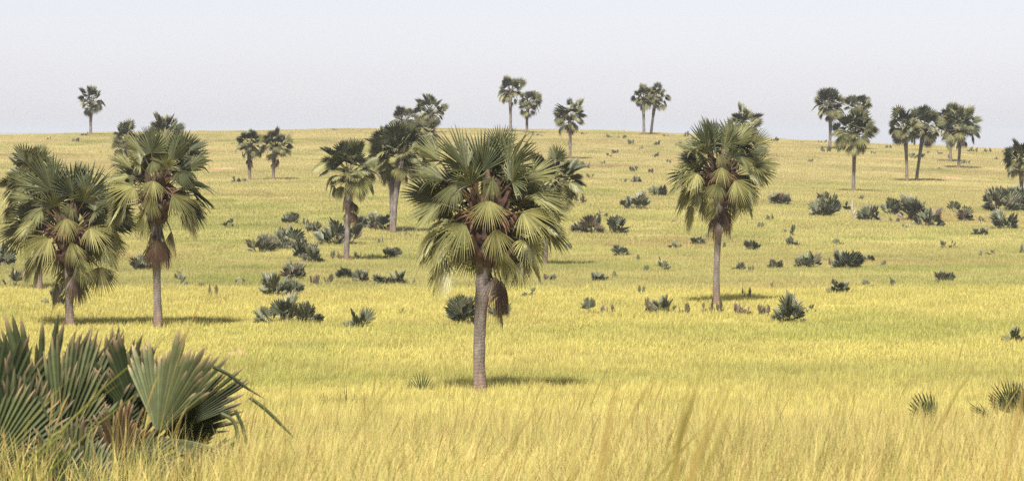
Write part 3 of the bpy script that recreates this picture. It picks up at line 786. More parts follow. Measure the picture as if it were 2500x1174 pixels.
# u, base row, width px, height px, label, style ('' full, 's' sparse, 'd' dry)
BUSHES = [
 (208,333,32,13,'dark bush at the foot of the lone far left ridge palm',''),
 (186,348,22,13,'small round dark bush just below the lone ridge palm',''),
 (118,343,16,7,'faint tiny bush on the ridge near the left edge','s'),
 (6,655,46,56,'grey green bush cut by the left edge, mid height',''),
 (30,701,62,32,'low spreading bush at far left below the edge bush','s'),
 (137,750,52,42,'spiky bush beside the trunk of the foremost left palm',''),
 (350,664,42,36,'grey bush half behind the brown skirt of dead leaves',''),
 (428,703,58,40,'pale spreading bush right of the skirted palm trunk','s'),
 (488,706,30,28,'small upright bush two steps right of the skirted palm trunk','s'),
 (518,728,32,22,'small brownish bush lower right of the skirted palm trunk','d'),
 (253,702,46,26,'thin faint plant between the two front left trunks','s'),
 (553,557,44,14,'tiny dark tuft in open grass right of the skirted crown','s'),
 (583,447,38,12,'flat dark bush at the foot of the short palm pair',''),
 (710,549,40,24,'small dark bush in open grass, uppermost of the left middle bushes',''),
 (750,553,26,20,'small round bush right of the uppermost left middle bush',''),
 (766,568,34,20,'greyish bush touching the lower right of the small round bush',''),
 (637,618,58,36,'leftmost bush of the row left of the slim palm',''),
 (700,612,66,46,'domed bush with fine upright leaves, second in the row left of the slim palm',''),
 (735,630,48,38,'third bush of the row left of the slim palm',''),
 (762,645,44,42,'lowest bush with pale blotches ending the row left of the slim palm',''),
 (832,600,96,58,'largest grey bush, directly behind the slim palm trunk',''),
 (885,558,52,28,'dark bush right behind the slim palm, above the largest bush',''),
 (926,563,48,36,'bush between the slim palm and the crossed trunks',''),
 (998,578,50,18,'low grey bush at the right foot of the crossed trunks','s'),
 (927,598,20,17,'tiny bush in grass below the crossed trunks','s'),
 (955,632,34,22,'small fan shaped bush below the crossed trunks',''),
 (812,638,26,20,'small bush just left of the slim palm base','s'),
 (830,640,18,20,'upright brown sprig touching the slim palm base','d'),
 (876,634,28,18,'low bush just right of the slim palm base','s'),
 (905,634,18,13,'tiny round dark bush in the green strip by the slim palm',''),
 (708,687,62,38,'dark bush perched behind the broad pale tipped bush',''),
 (690,724,118,48,'broad bush with pale tips, left of centre',''),
 (642,702,42,26,'thin spiky plants at the left end of the broad bush','s'),
 (798,697,40,18,'brownish low bush at the left of the four bush row','d'),
 (843,686,44,26,'green bush second in the four bush row below the slim palm',''),
 (883,696,38,32,'bush with two raised leaves, third in the row below the slim palm',''),
 (934,701,54,28,'wide dark bush with a pointed left leaf, fourth in the row',''),
 (974,699,36,32,'upright fan bush at the right end of the row',''),
 (1002,702,30,14,'low wisp of leaves trailing off the right end of the row','s'),
 (683,793,98,58,'large bush with a rounded dry fan on top, left of centre',''),
 (757,797,54,50,'bush with brown leaves leaning right, beside the dry fan bush',''),
 (875,806,54,38,'small bush with drooping pale leaves alone in yellow grass',''),
 (1132,795,64,60,'bush with hanging pink brown leaves left of the largest trunk',''),
 (1216,776,44,38,'bush just right behind the largest palm trunk',''),
 (978,771,20,14,'tiny sprout in yellow grass left of the largest palm','s'),
 (1290,728,52,20,'low pale bush right of the largest trunk by the field edge','s'),
 (1420,500,38,25,'purplish bush just right of the largest crown','d'),
 (1432,571,84,48,'long dark bush with raised middle right of the largest crown',''),
 (1500,571,54,34,'rounded bush joined to the right of the long dark bush',''),
 (1475,532,42,13,'flat faint bush above the long dark bush','s'),
 (1552,511,58,42,'big round spiky bush alone right of centre',''),
 (1608,482,36,22,'smaller purplish bush up right of the big round spiky bush',''),
 (1553,448,34,17,'dark bush with a small companion, upper slope right of centre',''),
 (1522,448,22,10,'tiny companion left of the dark upper slope bush','s'),
 (1546,421,28,15,'small spiky bush higher on the slope right of centre',''),
 (1600,386,28,15,'small dark bush third below the twin ridge palms',''),
 (1601,358,34,16,'dark oval bush just below the twin ridge palms',''),
 (1543,355,24,14,'dark square looking bush left below the twin ridge palms',''),
 (1566,367,18,10,'faint sprig under the dark square looking bush','s'),
 (1487,338,22,14,'bush on the ridge line between single palm and twins',''),
 (1518,340,30,9,'low pair of leaves on the ridge left of the twins','s'),
 (1626,336,20,8,'tiny ridge bush right of the twins','s'),
 (1673,337,24,14,'brown ridge bush left of the blotched palm crown','d'),
 (1652,359,34,14,'flat bush touching the upper left of the blotched palm crown',''),
 (1430,414,44,15,'pale dry bush on the slope right of the single palm','d'),
 (1488,385,28,8,'faint low sprigs on the slope between single palm and twins','s'),
 (1312,334,38,16,'dark ridge bush above the right top of the largest crown',''),
 (880,323,16,6,'tiny ridge bush left of the skyline grey palm','s'),
 (816,320,14,5,'tiniest speck of bush on the left ridge line','s'),
 (1388,356,28,11,'bush around the lower trunk of the single palm',''),
 (1426,331,22,9,'ridge bush right beside the single palm crown',''),
 (1517,628,36,23,'small round bush alone, middle distance right of centre',''),
 (1650,608,42,17,'low bush with a left pointing leaf by the blotched palm','s'),
 (1707,600,44,18,'dark low bush just left of the blotched trunk',''),
 (1736,585,30,12,'faint sprigs touching the left of the blotched trunk','s'),
 (1836,614,36,22,'bush right of the blotched trunk with a raised left leaf',''),
 (1806,663,42,19,'grey bush low right of the blotched trunk',''),
 (1836,667,24,13,'pale small bush beside the grey one right of the trunk','s'),
 (1620,663,46,30,'bush with antler like leaves left of the blotched trunk','s'),
 (1582,666,26,12,'pale thin plant left of the antler like bush','s'),
 (1463,691,36,24,'dark bush in the green strip right of centre',''),
 (1500,684,26,14,'small bush right of the one in the green strip','s'),
 (1568,719,28,14,'tiny dark bush at the edge of the yellow field','s'),
 (1437,771,36,28,'two raised leaves at the left end of the dry row','s'),
 (1478,773,54,16,'low brown tuft in the dry row right of centre','d'),
 (1582,771,46,30,'brown leaved bush left half of the white tipped clump','d'),
 (1620,770,52,34,'bush with a white dry tuft left of the blotched trunk base',''),
 (1716,770,50,22,'low dry tuft at the left foot of the blotched palm','d'),
 (1752,771,42,30,'pale bleached leaves around the blotched palm base','d'),
 (1820,773,78,20,'thin brown tuft trailing right of the blotched palm base','d'),
 (1820,731,24,22,'small faint plant right above the dry row','s'),
 (1922,788,64,60,'ball shaped bush at the right end of the dry row',''),
 (1905,501,64,28,'wide dark bush right of the blotched crown',''),
 (1877,539,26,17,'small bush below the wide dark bush',''),
 (2009,531,78,46,'large round bush left of the bleached stalk',''),
 (2012,491,42,18,'smaller bush behind the large round bush',''),
 (2056,516,34,20,'thin leaves between the large round bush and the bleached stalk','s'),
 (2098,489,32,12,'small bush at the foot of the foremost right cluster palm',''),
 (2124,541,54,36,'left bush of the big chain on the right slope',''),
 (2175,526,50,34,'upper dark bush of the big chain on the right slope',''),
 (2181,544,30,12,'small low bush in front of the chain',''),
 (2232,540,70,50,'biggest bush of the chain with a pale folded leaf',''),
 (2268,554,60,36,'right end bush of the chain on the right slope',''),
 (2214,561,30,14,'faint grey tuft below the chain','s'),
 (2327,521,42,23,'pale green bush with a left pointing leaf, far right','s'),
 (2360,541,54,30,'dark green bush touching the pale green one, far right',''),
 (2440,517,78,58,'big bush with silvery left leaves near the right edge',''),
 (2484,516,60,46,'big grey bush overlapping the right edge palm foot',''),
 (2450,561,52,36,'round bush below the big silvery one',''),
 (2393,578,52,24,'low grey spiky bush left below the round right bush',''),
 (1935,576,36,17,'small bush stacked above another at middle right','s'),
 (1938,603,40,20,'small dark bush, lower of the stacked two',''),
 (2047,600,38,16,'small bush with a separate left leaf at middle right','s'),
 (1893,660,50,22,'grey left bush of the long lower right row',''),
 (1970,658,78,44,'biggest bush with reddish base in the lower right row',''),
 (2065,660,64,42,'domed grey bush in the lower right row',''),
 (2030,653,26,16,'reddish small tuft between the two big row bushes','d'),
 (2116,641,48,17,'flat green bush at the right end of the lower row',''),
 (2318,609,42,18,'very faint pale bush in the right grass','s'),
 (2408,626,42,13,'thin leaves low in the grass at far right','s'),
 (2305,695,38,26,'small blurred bush right in the darker strip',''),
 (2048,723,46,30,'silvery bush at the edge of the yellow field, right',''),
 (2108,704,46,10,'string of tiny leaves right of the silvery bush','s'),
 (1888,709,26,18,'faint upright plant left of the silvery bush','s'),
 (2497,622,22,28,'dark bush cut by the right edge, middle','' ),
 (2482,842,80,40,'dark bush with a pointed left leaf at the right edge',''),
 (1890,348,36,15,'round bush on the ridge right of the blotched palm',''),
 (1862,347,18,9,'small bush at the left of the round ridge bush',''),
 (1948,350,44,6,'thin line of leaves on the ridge left of the right cluster','s'),
 (2014,373,34,17,'dark oval bush below the tall skirted ridge palm',''),
 (2008,352,28,10,'low ridge bush at the left foot of the skirted ridge palm',''),
 (2166,364,26,11,'ridge bush left of the leaning pair',''),
 (2293,378,26,13,'bush between the leaning pair and the far right pair',''),
 (2268,377,18,6,'tiny ridge sprig between the two right pairs','s'),
 (2374,373,32,17,'ridge bush just right of the far right pair',''),
 (2408,374,28,13,'second ridge bush right of the far right pair',''),
 (2450,375,14,6,'last tiny ridge bush before the right edge','s'),
 (2357,403,30,15,'dark bush at the right of the front palm base of the far right pair',''),
 (2238,389,52,15,'bush seen behind the leaning pair trunks',''),
 (2297,416,16,9,'tiny bush left of the far right pair base',''),
 (2321,389,18,7,'tiny dry bush at the rear far right palm base','d'),
 (1978,398,20,6,'tiny brown tuft on the open slope under the ridge bush','d'),
 (1440,437,24,10,'faint grey tuft left of the dark upper slope bush','s'),
 (1505,378,26,8,'low pinkish tuft on the upper slope under the single palm','d'),
 (1470,402,20,8,'small faint tuft on the slope above the pale dry bush','s'),
 (1630,400,20,9,'thin sprig right of the third bush under the twins','s'),
 (1690,372,20,8,'sprig against the upper left of the blotched crown','s'),
 (1585,425,22,8,'low brown tuft beside the small spiky upper bush','d'),
 (1895,382,18,8,'lone small tuft on the slope right of the blotched crown',''),
 (2130,378,20,8,'small tuft on the slope between right cluster and leaning pair','s'),
 (2430,392,22,8,'small tuft on the far right slope under the last ridge bushes','s'),
 (1640,545,28,11,'two faint leaves in open grass left of the blotched trunk','s'),
 (1760,608,26,12,'thin tuft touching the right of the blotched trunk','s'),
 (1860,560,28,13,'dull tuft right of the blotched crown, low','s'),
 (1385,610,30,12,'low dull tuft right below the largest crown','s'),
 (1560,640,26,12,'thin grey tuft left of the antler like bush, higher','s'),
 (1345,690,40,12,'thin green leaves by the trunk of the half hidden palm','s'),
 (1670,772,40,20,'low dry leaves just left of the blotched palm base','d'),
 (1870,776,44,16,'sparse brown stems between trunk tuft and ball bush','d'),
 (1975,770,34,12,'low thin tuft right of the ball shaped bush','s'),
 (2160,655,40,12,'low green tuft right of the lower row end','s'),
 (2180,700,34,11,'faint tuft in the darker strip left of the blurred bush','s'),
 (765,700,34,16,'low brown tuft right of the broad pale tipped bush','d'),
 (725,640,34,16,'thin tuft below the third bush of the left row','s'),
 (1060,690,36,14,'low tuft left of the largest trunk behind the field edge','s'),
 (905,540,34,14,'tuft above the bush between slim palm and crossed trunks','s'),
 (2120,470,26,9,'thin tuft on the slope right of the foremost right cluster palm','s'),
 (2400,545,28,13,'tuft between dark green bush and round right bush','s'),
 (2010,640,34,18,'ragged tuft on top of the lower right row','s'),
 (590,700,34,11,'lone low tuft in open grass left of the broad bush','s'),
]
random.seed(12)
for bi, (u, vb, w, h, lab, style) in enumerate(BUSHES):
    p = at(u, vb)
    W, Hh = px(w, p.y) * 1.0, px(h, p.y) * 1.05 + (.45 if style == 'd' else .32 if style else .15)
    rr = random.Random(bi * 7 + 3)
    if w >= 34 and style != 'd' and p.y < 480:
        t = link('palm_bush', None, loc=p); tag(t, lab, 'palm bush', BUSH_GROUP)
        n = int((7 if style == 's' else 26) * min(2.0, max(.8, W / Hh / 1.6)))
        for pit, vr, loc, yaw, k in leaf_plan(rr, n, W, Hh * 1.15):
            k = max(.15, k)
            link('leaf', bush_leaf(PITCHES[pit], vr, 0 if p.y < 180 else 1), t, loc, (rr.uniform(-.2, .2), rr.uniform(-.2, .2), yaw), (k, k, k))
    else:
        o = link('palm_bush', lump_mesh(rr.randint(0, 4), style == 's', style == 'd'), loc=p - Vector((0, 0, .03)),
                 rot=(0, 0, rr.uniform(0, 6.28)))
        o.scale = (W / 2.3, W / 2.3, Hh * 1.1)
        tag(o, lab, 'palm bush', BUSH_GROUP)

# near right-hand young palms made leaf by leaf
def fan_at(parent, u, v, d, ang, Rp, half, depth=0.0, age=.05, g=.1, cut=.3, dry=.5, n=26, fold=.1, split=.55, seed=0, pleat=.5, jit=1.0, mat=None, name='leaf', tilt=0.0, label=None, wide=1.0, hang=0, rib=.12):
    """one leaf standing in the world: its hub lies on the ray through (u, v) at distance d"""
    r = ray(u, v); k = d / r.y
    org = Vector((r.x * k, d, CZ + r.z * k)) - parent.location
    a = R(ang)
    Xa = Vector((math.cos(a), depth, math.sin(a))).normalized()
    Zf = Vector((tilt, -1, .35)); Ya = Zf.cross(Xa).normalized(); Za = Xa.cross(Ya).normalized()
    V, Fc, Cc = blade(org, Xa, Ya, Za, px(Rp, d), n, R(half), age, g=g, fold=fold, split=split, seed=seed, dry=dry, cut=cut,
                      stations=[.04, .2, .4, .55, .7, .84, .93, 1.0], pleat=pleat, jitter=jit, wide=wide, hang=hang, rib=rib)
    foot = Vector((org.x * .35, org.y * .5, -.1))
    PV, PF = tube([foot, (foot + org) * .5 + Vector((0, 0, .05)), org + Xa * .04], [.03, .02, .016], 6, close=False)
    o2 = len(V)
    o = link(name, mesh_of('leaf', V + PV, Fc + [tuple(i + o2 for i in f) for f in PF], [mat or M_NEAR], Cc + [(.3, .8, .1, 1)] * len(PV)), parent)
    if label: o['label'] = label
    return o

p = at(1025, 952); d = p.y; KEEP.append((p.x, p.y, .6, 2.5))
t = link('palm_bush', None, loc=p); tag(t, 'spiky half buried fan left of the largest palm base', 'palm bush', BUSH_GROUP)
fan_at(t, 1030, 962, d, 92, 62, 42, age=.1, n=10, cut=.1, dry=.3, split=.35, seed=14)
fan_at(t, 1010, 955, d + .3, 150, 34, 50, age=.1, n=8, cut=.1, dry=.3, split=.6, seed=15)
fan_at(t, 1045, 955, d + .2, 30, 40, 30, age=.75, n=8, cut=.1, dry=.6, split=.5, seed=16)
p = at(835, 1000); d = p.y; KEEP.append((p.x, p.y, .7, 2.0))
t = link('palm_bush', None, loc=p); tag(t, 'thin upright spikes in grass between foreground fan and largest palm', 'palm bush', BUSH_GROUP)
for k, (u, a, Rp, hf) in enumerate([(795, 100, 50, 22), (812, 115, 46, 14), (832, 88, 44, 20), (846, 92, 66, 6), (862, 80, 48, 20), (880, 70, 48, 16), (822, 100, 40, 40)]):
    fan_at(t, u, 1004, d + (k % 3) * .2, a, Rp, hf, age=[.1, .3, 0, 0, .1, .7, .2][k], n=max(2, int(hf / 3.2)), cut=.2, dry=.4, split=.35, seed=20 + k)
p = at(2262, 1062); d = p.y; KEEP.append((p.x, p.y, .5, 2.5))
t = link('young_palm', None, loc=p); tag(t, 'single half fan of green spikes in grass, lower right', 'young palm')
fan_at(t, 2282, 1045, d, 120, 105, 40, age=.0, n=13, cut=0, dry=.1, split=.55, seed=4, tilt=.3, wide=1.3)
fan_at(t, 2284, 1062, d + .1, 100, 80, 14, age=.0, n=5, cut=0, dry=.1, split=.45, seed=5)
p = at(2440, 1060); d = p.y; KEEP.append((p.x + .2, p.y, 1.2, 5))
t = link('young_palm', None, loc=p); tag(t, 'dense young palm with white cut tips at the right edge', 'young palm')
for k, (u, v, a, Rp, hf, ag, ct) in enumerate([(2432, 1005, 138, 70, 14, .1, .9), (2436, 1010, 168, 60, 12, .3, .6), (2440, 1030, 195, 55, 16, .5, .3), (2478, 990, 120, 80, 40, .0, .2), (2490, 985, 100, 62, 50, .7, .3), (2500, 1000, 60, 80, 50, .05, .3), (2470, 1000, 250, 60, 60, .1, .2), (2455, 1020, 160, 70, 30, .1, .3), (2490, 1010, 268, 50, 50, .05, .1), (2515, 1020, 100, 90, 60, .05, .2), (2448, 1005, 108, 64, 12, .05, .5)]):
    fan_at(t, 2500 + (u - 2500) * 1.15, v + 22, d + (k % 3) * .12, a, Rp * 1.3, hf, age=ag, n=max(6, int(hf / 2.4)), cut=ct, dry=.6, seed=k + 60, depth=((k * 37) % 10 - 5) * .06, fold=.15, g=.08)

# the big foreground plant
p = at(190, 1168, 24.2)
t = link('young_palm', None, loc=p)
tag(t, 'huge fan leaved young palm filling the lower left corner', 'young palm')
spec = [
 # u, v, d, angle, R px, half span, depth, age, gravity, cut, dry, n, tilt
 (95, 1075, 24.9, 96, 318, 58, .15, .02, .03, .25, .8, 26, .1),
 (-30, 1100, 24.7, 92, 300, 62, .1, .05, .03, .3, .7, 26, .0),
 (255, 1080, 25.1, 84, 286, 44, .2, -.02, .03, .3, .6, 22, .1),
 (150, 1120, 24.4, 70, 335, 36, .1, .3, .05, .4, .8, 22, .35),
 (384, 1058, 23.55, 76, 262, 44, -.02, .4, .02, .6, .95, 17, -.5),
 (350, 1060, 24.4, 106, 262, 26, .1, .05, .02, .75, .9, 12, .1),
 (395, 1050, 24.0, 55, 262, 18, -.1, .22, .04, .9, .95, 13, -.5),
 (400, 1062, 23.9, 36, 262, 15, -.05, .05, .05, .6, .9, 14, .9),
 (420, 1075, 24.1, 27, 205, 16, .1, .0, .18, .5, .8, 12, .6),
 (385, 1065, 23.5, -22, 235, 16, -.12, .08, .12, .1, .4, 12, -.8),
 (120, 1165, 23.9, 62, 300, 50, .0, .25, .05, .35, .6, 26, .5),
 (285, 1140, 23.7, 72, 175, 46, .0, .78, .05, .7, .7, 20, .2),
 (20, 1200, 23.6, 84, 300, 56, .05, .15, .05, .3, .5, 26, .3),
 (-60, 1190, 23.4, 58, 290, 50, .0, .2, .08, .3, .5, 24, .5),
 (310, 1170, 23.5, 25, 165, 40, -.1, .3, .1, .5, .5, 18, .2),
 (180, 1190, 23.3, 108, 180, 60, -.1, .5, .1, .4, .5, 20, .3),
 (230, 1100, 23.9, 48, 235, 16, .0, .1, .04, .6, .9, 9, .6),
 (60, 1140, 24.2, 125, 280, 50, .05, .1, .05, .3, .6, 22, .2),
 (200, 1235, 23.2, 96, 175, 70, .0, .1, .12, .3, .4, 26, .6),
 (90, 1260, 23.1, 80, 200, 75, .0, .3, .12, .3, .4, 26, .6),
 (330, 1245, 23.2, 80, 165, 60, .0, .15, .15, .4, .5, 22, .7),
 (430, 1235, 23.4, 50, 150, 50, .0, .3, .2, .4, .5, 18, .8),
 (500, 1120, 23.9, 20, 100, 30, .0, .5, .3, .4, .5, 10, .8),
 (440, 1110, 24.3, 70, 150, 50, .0, .35, .1, .4, .7, 16, .6),
]
for k, (u, v, dd, a, Rp, hf, dep, ag, g, ct, dr, n, ti) in enumerate(spec):
    fan_at(t, u, v, dd, a, Rp, hf, depth=dep, age=ag, g=g, cut=ct * .8, dry=dr, n=int(n * 1.35) if hf > 20 else n, seed=300 + k, tilt=ti, fold=.08, split=.86 if ct > .5 else .76, pleat=.75, wide=1.3, jit=.5, rib=.34 if k == 4 else .2)
# long loose strips drooping on the right side
def strip(parent, pts_px, d, w, age, name='leaf_strip'):
    V, Fc, Cc = [], [], []
    P = []
    for (u, v) in pts_px:
        r = ray(u, v); k = d / r.y
        P.append(Vector((r.x * k, d, CZ + r.z * k)) - parent.location)
    # resample along a smooth curve
    Q = []
    n = 10
    for i in range(n + 1):
        tt = i / n * (len(P) - 1); j = min(int(tt), len(P) - 2); f = tt - j
        p0 = P[max(j - 1, 0)]; p1 = P[j]; p2 = P[j + 1]; p3 = P[min(j + 2, len(P) - 1)]
        Q.append(0.5 * ((2 * p1) + (p2 - p0) * f + (2 * p0 - 5 * p1 + 4 * p2 - p3) * f * f + (3 * p1 - p0 - 3 * p2 + p3) * f ** 3))
    for i, q in enumerate(Q):
        dd = (Q[min(i + 1, n)] - Q[max(i - 1, 0)]).normalized()
        s = dd.cross(Vector((0, -1, 0))).normalized()
        hw = px(w, d) * .5 * min(1, (1.02 - i / n) * 2.2)
        V += [q - s * hw, q + Vector((0, -hw * .6, 0)), q + s * hw]
        Cc += [(age, 1, max(0, i / n - .8) * 3, 1)] * 3
    for i in range(n):
        a = i * 3
        Fc += [(a, a + 1, a + 4, a + 3), (a + 1, a + 2, a + 5, a + 4)]
    return link(name, mesh_of(name, V, Fc, [M_NEAR], Cc), parent)
for pts, w, ag in [([(610, 970), (650, 1000), (690, 1040), (726, 1076)], 9, .1), ([(575, 1002), (592, 1040), (600, 1075), (612, 1118)], 9, .15),
                   ([(520, 895), (560, 915), (600, 945), (650, 975)], 9, .05), ([(540, 1010), (572, 1030), (584, 1090), (596, 1150)], 10, .6),
                   ([(98, 965), (108, 1000), (118, 1018), (126, 1032)], 7, .1), ([(200, 1075), (205, 1035), (215, 1026), (228, 1032)], 8, .9)]:
    strip(t, pts, 23.2, w, ag)

# bleached broken stalk on the right slope
p = at(2083, 536)
V, Fc = [], []
def addt(pts, rad, sides=6):
    v, f = tube([Vector(q) for q in pts], rad, sides); o = len(V); V.extend(v); Fc.extend(tuple(o + i for i in g) for g in f)
s_ = px(1, p.y)
addt([(3 * s_, 0, -.1), (1 * s_, 0, 12 * s_), (-3 * s_, 0, 26 * s_), (-2 * s_, 0, 40 * s_), (-4 * s_, 0, 52 * s_)], [.14, .12, .12, .08, .03])
addt([(-2 * s_, 0, 30 * s_), (-8 * s_, 0, 36 * s_), (-10 * s_, 0, 44 * s_)], [.08, .05, .02])
addt([(0, 0, 14 * s_), (6 * s_, .2, 22 * s_), (7 * s_, .2, 30 * s_)], [.07, .05, .02])
o = link('dead_stump', mesh_of('dead_stump', V, Fc, [M_PALE]), loc=p)
tag(o, 'bleached broken dead stem standing among bushes on the right slope', 'dead stump')

# ------------------------------------------------------------------ grass
def clump(name, nb, rad, hmin, hmax, w, seed, lean=.35, seg=3, heads=0.25, green=.15, bv=.31):
    rr = random.Random(seed)
    V, Fc, Cc = [], [], []
    for i in range(nb):
        a = rr.uniform(0, 6.283); r = rad * math.sqrt(rr.random())
        b = Vector((r * math.cos(a), r * math.sin(a), -.05))
        h = rr.uniform(hmin, hmax); la = rr.uniform(0, 6.283); ll = rr.uniform(.05, lean) * h
        lx = Vector((math.cos(la), math.sin(la), 0)) * ll + Vector((.10 * h, 0, 0))
        fa = rr.uniform(0, 3.1416); W = Vector((math.cos(fa), math.sin(fa), 0)) * (w * rr.uniform(.6, 1.3) / 2)
        gr = rr.uniform(.5, 1) if rr.random() < green else rr.uniform(0, .2)
        hd = 1 if rr.random() < heads else 0
        br = rr.uniform(1 - bv, 1 + bv)
        base = len(V)
        for k in range(seg + 1):
            f = k / seg
            p = b + Vector((0, 0, h * (f - .12 * f * f))) + lx * f * f
            ww = W * (1 - .75 * f ** 1.5) if not hd else W * (.5 if f < .7 else 1.25 * (1.15 - f) / .45)
            if k == seg: V.append(p); Cc.append((gr * .3, br, .8 * hd + .1, 1))
            else: V += [p - ww, p + ww]; Cc += [(gr * (1 - f * .5), br * (.8 + .2 * f), hd * (f > .6) * .8, 1)] * 2
        for k in range(seg - 1):
            q = base + 2 * k; Fc.append((q, q + 1, q + 3, q + 2))
        q = base + 2 * (seg - 1); Fc.append((q, q + 1, q + 2))
    return bpy.data.objects.new(name, mesh_of(name, V, Fc, [M_GRASS], Cc))

def scatter_group(coll):
    ng = bpy.data.node_groups.new('grass_scatter', 'GeometryNodeTree')
    ng.interface.new_socket('Geometry', in_out='INPUT', socket_type='NodeSocketGeometry')
    ng.interface.new_socket('Geometry', in_out='OUTPUT', socket_type='NodeSocketGeometry')
    n = ng.nodes; l = ng.links
    gi = n.new('NodeGroupInput'); go = n.new('NodeGroupOutput')
    ip = n.new('GeometryNodeInstanceOnPoints'); ci = n.new('GeometryNodeCollectionInfo')
    ci.inputs['Collection'].default_value = coll
    ci.inputs['Separate Children'].default_value = True
    ci.inputs['Reset Children'].default_value = True
    def na(nm, ty):
        a = n.new('GeometryNodeInputNamedAttribute'); a.data_type = ty; a.inputs['Name'].default_value = nm
        return a.outputs[0]
    l.new(gi.outputs[0], ip.inputs['Points']); l.new(ci.outputs[0], ip.inputs['Instance'])
    ip.inputs['Pick Instance'].default_value = True
    l.new(na('idx', 'INT'), ip.inputs['Instance Index'])
    l.new(na('rot', 'FLOAT_VECTOR'), ip.inputs['Rotation'])
    l.new(na('scl', 'FLOAT_VECTOR'), ip.inputs['Scale'])
    l.new(ip.outputs[0], go.inputs[0])
    return ng

def scatter(name, y0, y1, dens, coll, nvar, hs, seed, label, margin=1.25, vr=(.8, 1.14)):
    rg = np.random.default_rng(seed)
    hw = lambda y: .1763 * y * margin + 1.5
    tot = int(((hw(y0) + hw(y1))) * (y1 - y0) * dens)
    # draw distances in proportion to the width there
    y = np.sqrt(rg.uniform(y0 ** 2, y1 ** 2, tot)) if y0 > 12 else rg.uniform(y0, y1, tot)
    x = rg.uniform(-1, 1, tot) * hw(y)
    keep = np.ones(tot, bool)
    for (cx, cy, rw, rd) in PATCHES:
        keep &= (((x - cx) / (rw * .95)) ** 2 + ((y - cy) / (rd * .95)) ** 2) > 1
    for (cx, cy, rw, rd) in KEEP + BASES:
        keep &= ~(((((x - cx) / rw) ** 2 + ((y - cy + rd * .7) / rd) ** 2) < 1) & (rg.random(tot) < .8))
    keep &= ~((y < 24.6) & (x > -5.5) & (x < -.5 - .118 * y + .9) & (rg.random(tot) < .93))     # trodden and shaded out in front of the big fan plant
    x = x[keep]; y = y[keep]; n = len(x)
    z = terrain(x, y)
    me = bpy.data.meshes.new(name)
    me.vertices.add(n)
    me.vertices.foreach_set('co', np.stack([x, y, z], 1).astype(np.float32).ravel())
    a = me.attributes.new('rot', 'FLOAT_VECTOR', 'POINT')
    rot = np.stack([rg.uniform(-.06, .06, n), rg.uniform(-.06, .06, n), rg.uniform(-.6, .6, n)], 1)
    a.data.foreach_set('vector', rot.astype(np.float32).ravel())
    hh = hs * (0.45 + 1.1 * fbm(x / 3.5, y / 3.5, 91)) * np.where(rg.random(n) < .06, rg.uniform(1.2, 1.7, n), rg.uniform(.75, 1.2, n))
    sw = rg.uniform(.85, 1.15, n)
    a = me.attributes.new('scl', 'FLOAT_VECTOR', 'POINT')
    a.data.foreach_set('vector', np.stack([sw, sw, hh], 1).astype(np.float32).ravel())
    a = me.attributes.new('idx', 'INT', 'POINT'); a.data.foreach_set('value', rg.integers(0, nvar, n).astype(np.int32))
    a = me.attributes.new('gcol', 'FLOAT_COLOR', 'POINT')
    c = grass_colour(x, y) * rg.uniform(*vr, (n, 1)); c = np.concatenate([c, np.ones((n, 1))], 1)
    a.data.foreach_set('color', c.astype(np.float32).ravel())
    me.update()
    o = link(name, me)
    md = o.modifiers.new('scatter', 'NODES'); md.node_group = scatter_group(coll)
    kind(o, 'stuff', label)
    return n

def clumps(tagname, **kw):
    co = bpy.data.collections.new(tagname)
    for i in range(4):
        co.objects.link(clump('grass_clump', seed=hash_seed(tagname) + i, **kw))
    return co
def hash_seed(s): return sum(ord(c) * (i + 3) for i, c in enumerate(s))

cA = clumps('near_clumps', nb=95, rad=.36, hmin=.22, hmax=.6, w=.0052, seg=4, heads=.22, green=.18, lean=.5)
cB = clumps('mid_clumps', nb=64, rad=.42, hmin=.2, hmax=.48, w=.013, seg=3, heads=.2, green=.15)
cC = clumps('far_clumps', nb=90, rad=.8, hmin=.18, hmax=.45, w=.028, seg=2, heads=.15, green=.15, bv=.22)
cD = clumps('hill_clumps', nb=110, rad=1.7, hmin=.18, hmax=.42, w=.06, seg=2, heads=.12, green=.12, bv=.14)
scatter('grass', 9, 46, 11, cA, 4, 1.0, 1, 'coarse straw coloured grass in the foreground', 1.35)
scatter('grass', 46, 112, 5.0, cB, 4, 1.0, 2, 'yellow grass around the largest palm')
scatter('grass', 112, 262, 1.9, cC, 4, 1.0, 3, 'bright yellow and green grass of the middle distance', vr=(.88, 1.1))
scatter('grass', 262, 640, .62, cD, 4, 1.0, 4, 'pale grass on the far slope', vr=(.93, 1.06))

# ------------------------------------------------------------------ tall grass close to the lens
def stalk_geo(rr, base, tip, w, head, green, V, Fc, Cc, bend=.3):
    n = 9
    d = tip - base; L = d.length
    side = Vector((1, 0, 0)) - d.normalized() * d.normalized().x
    side = side.normalized()
    ctrl = base + Vector((0, 0, d.z * .62)) + Vector((d.x * (.5 - bend), d.y * .5, 0))
    o = len(V)
    for i in range(n + 1):
        f = i / n
        p = base * (1 - f) ** 2 + ctrl * 2 * f * (1 - f) + tip * f * f
        if head:
            hw = w * (.5 if f < .72 else (1.5 * math.sin(min(1, (f - .70) / .3) * math.pi) + .15))
        else:
            hw = w * (1 - f) ** .6 * 1.2
        V += [p - side * hw, p + Vector((0, -hw * .7, 0)), p + side * hw]
        c = ((green if f < .72 or not head else green * .5), rr.uniform(.8, 1.05), (.7 if head and f > .7 else .1), 1)
        Cc += [c] * 3
    for i in range(n):
        a = o + i * 3
        Fc += [(a, a + 1, a + 4, a + 3), (a + 1, a + 2, a + 5, a + 4)]

def pt(u, v, d):
    r = ray(u, v); k = d / r.y
    return Vector((r.x * k, d, CZ + r.z * k))

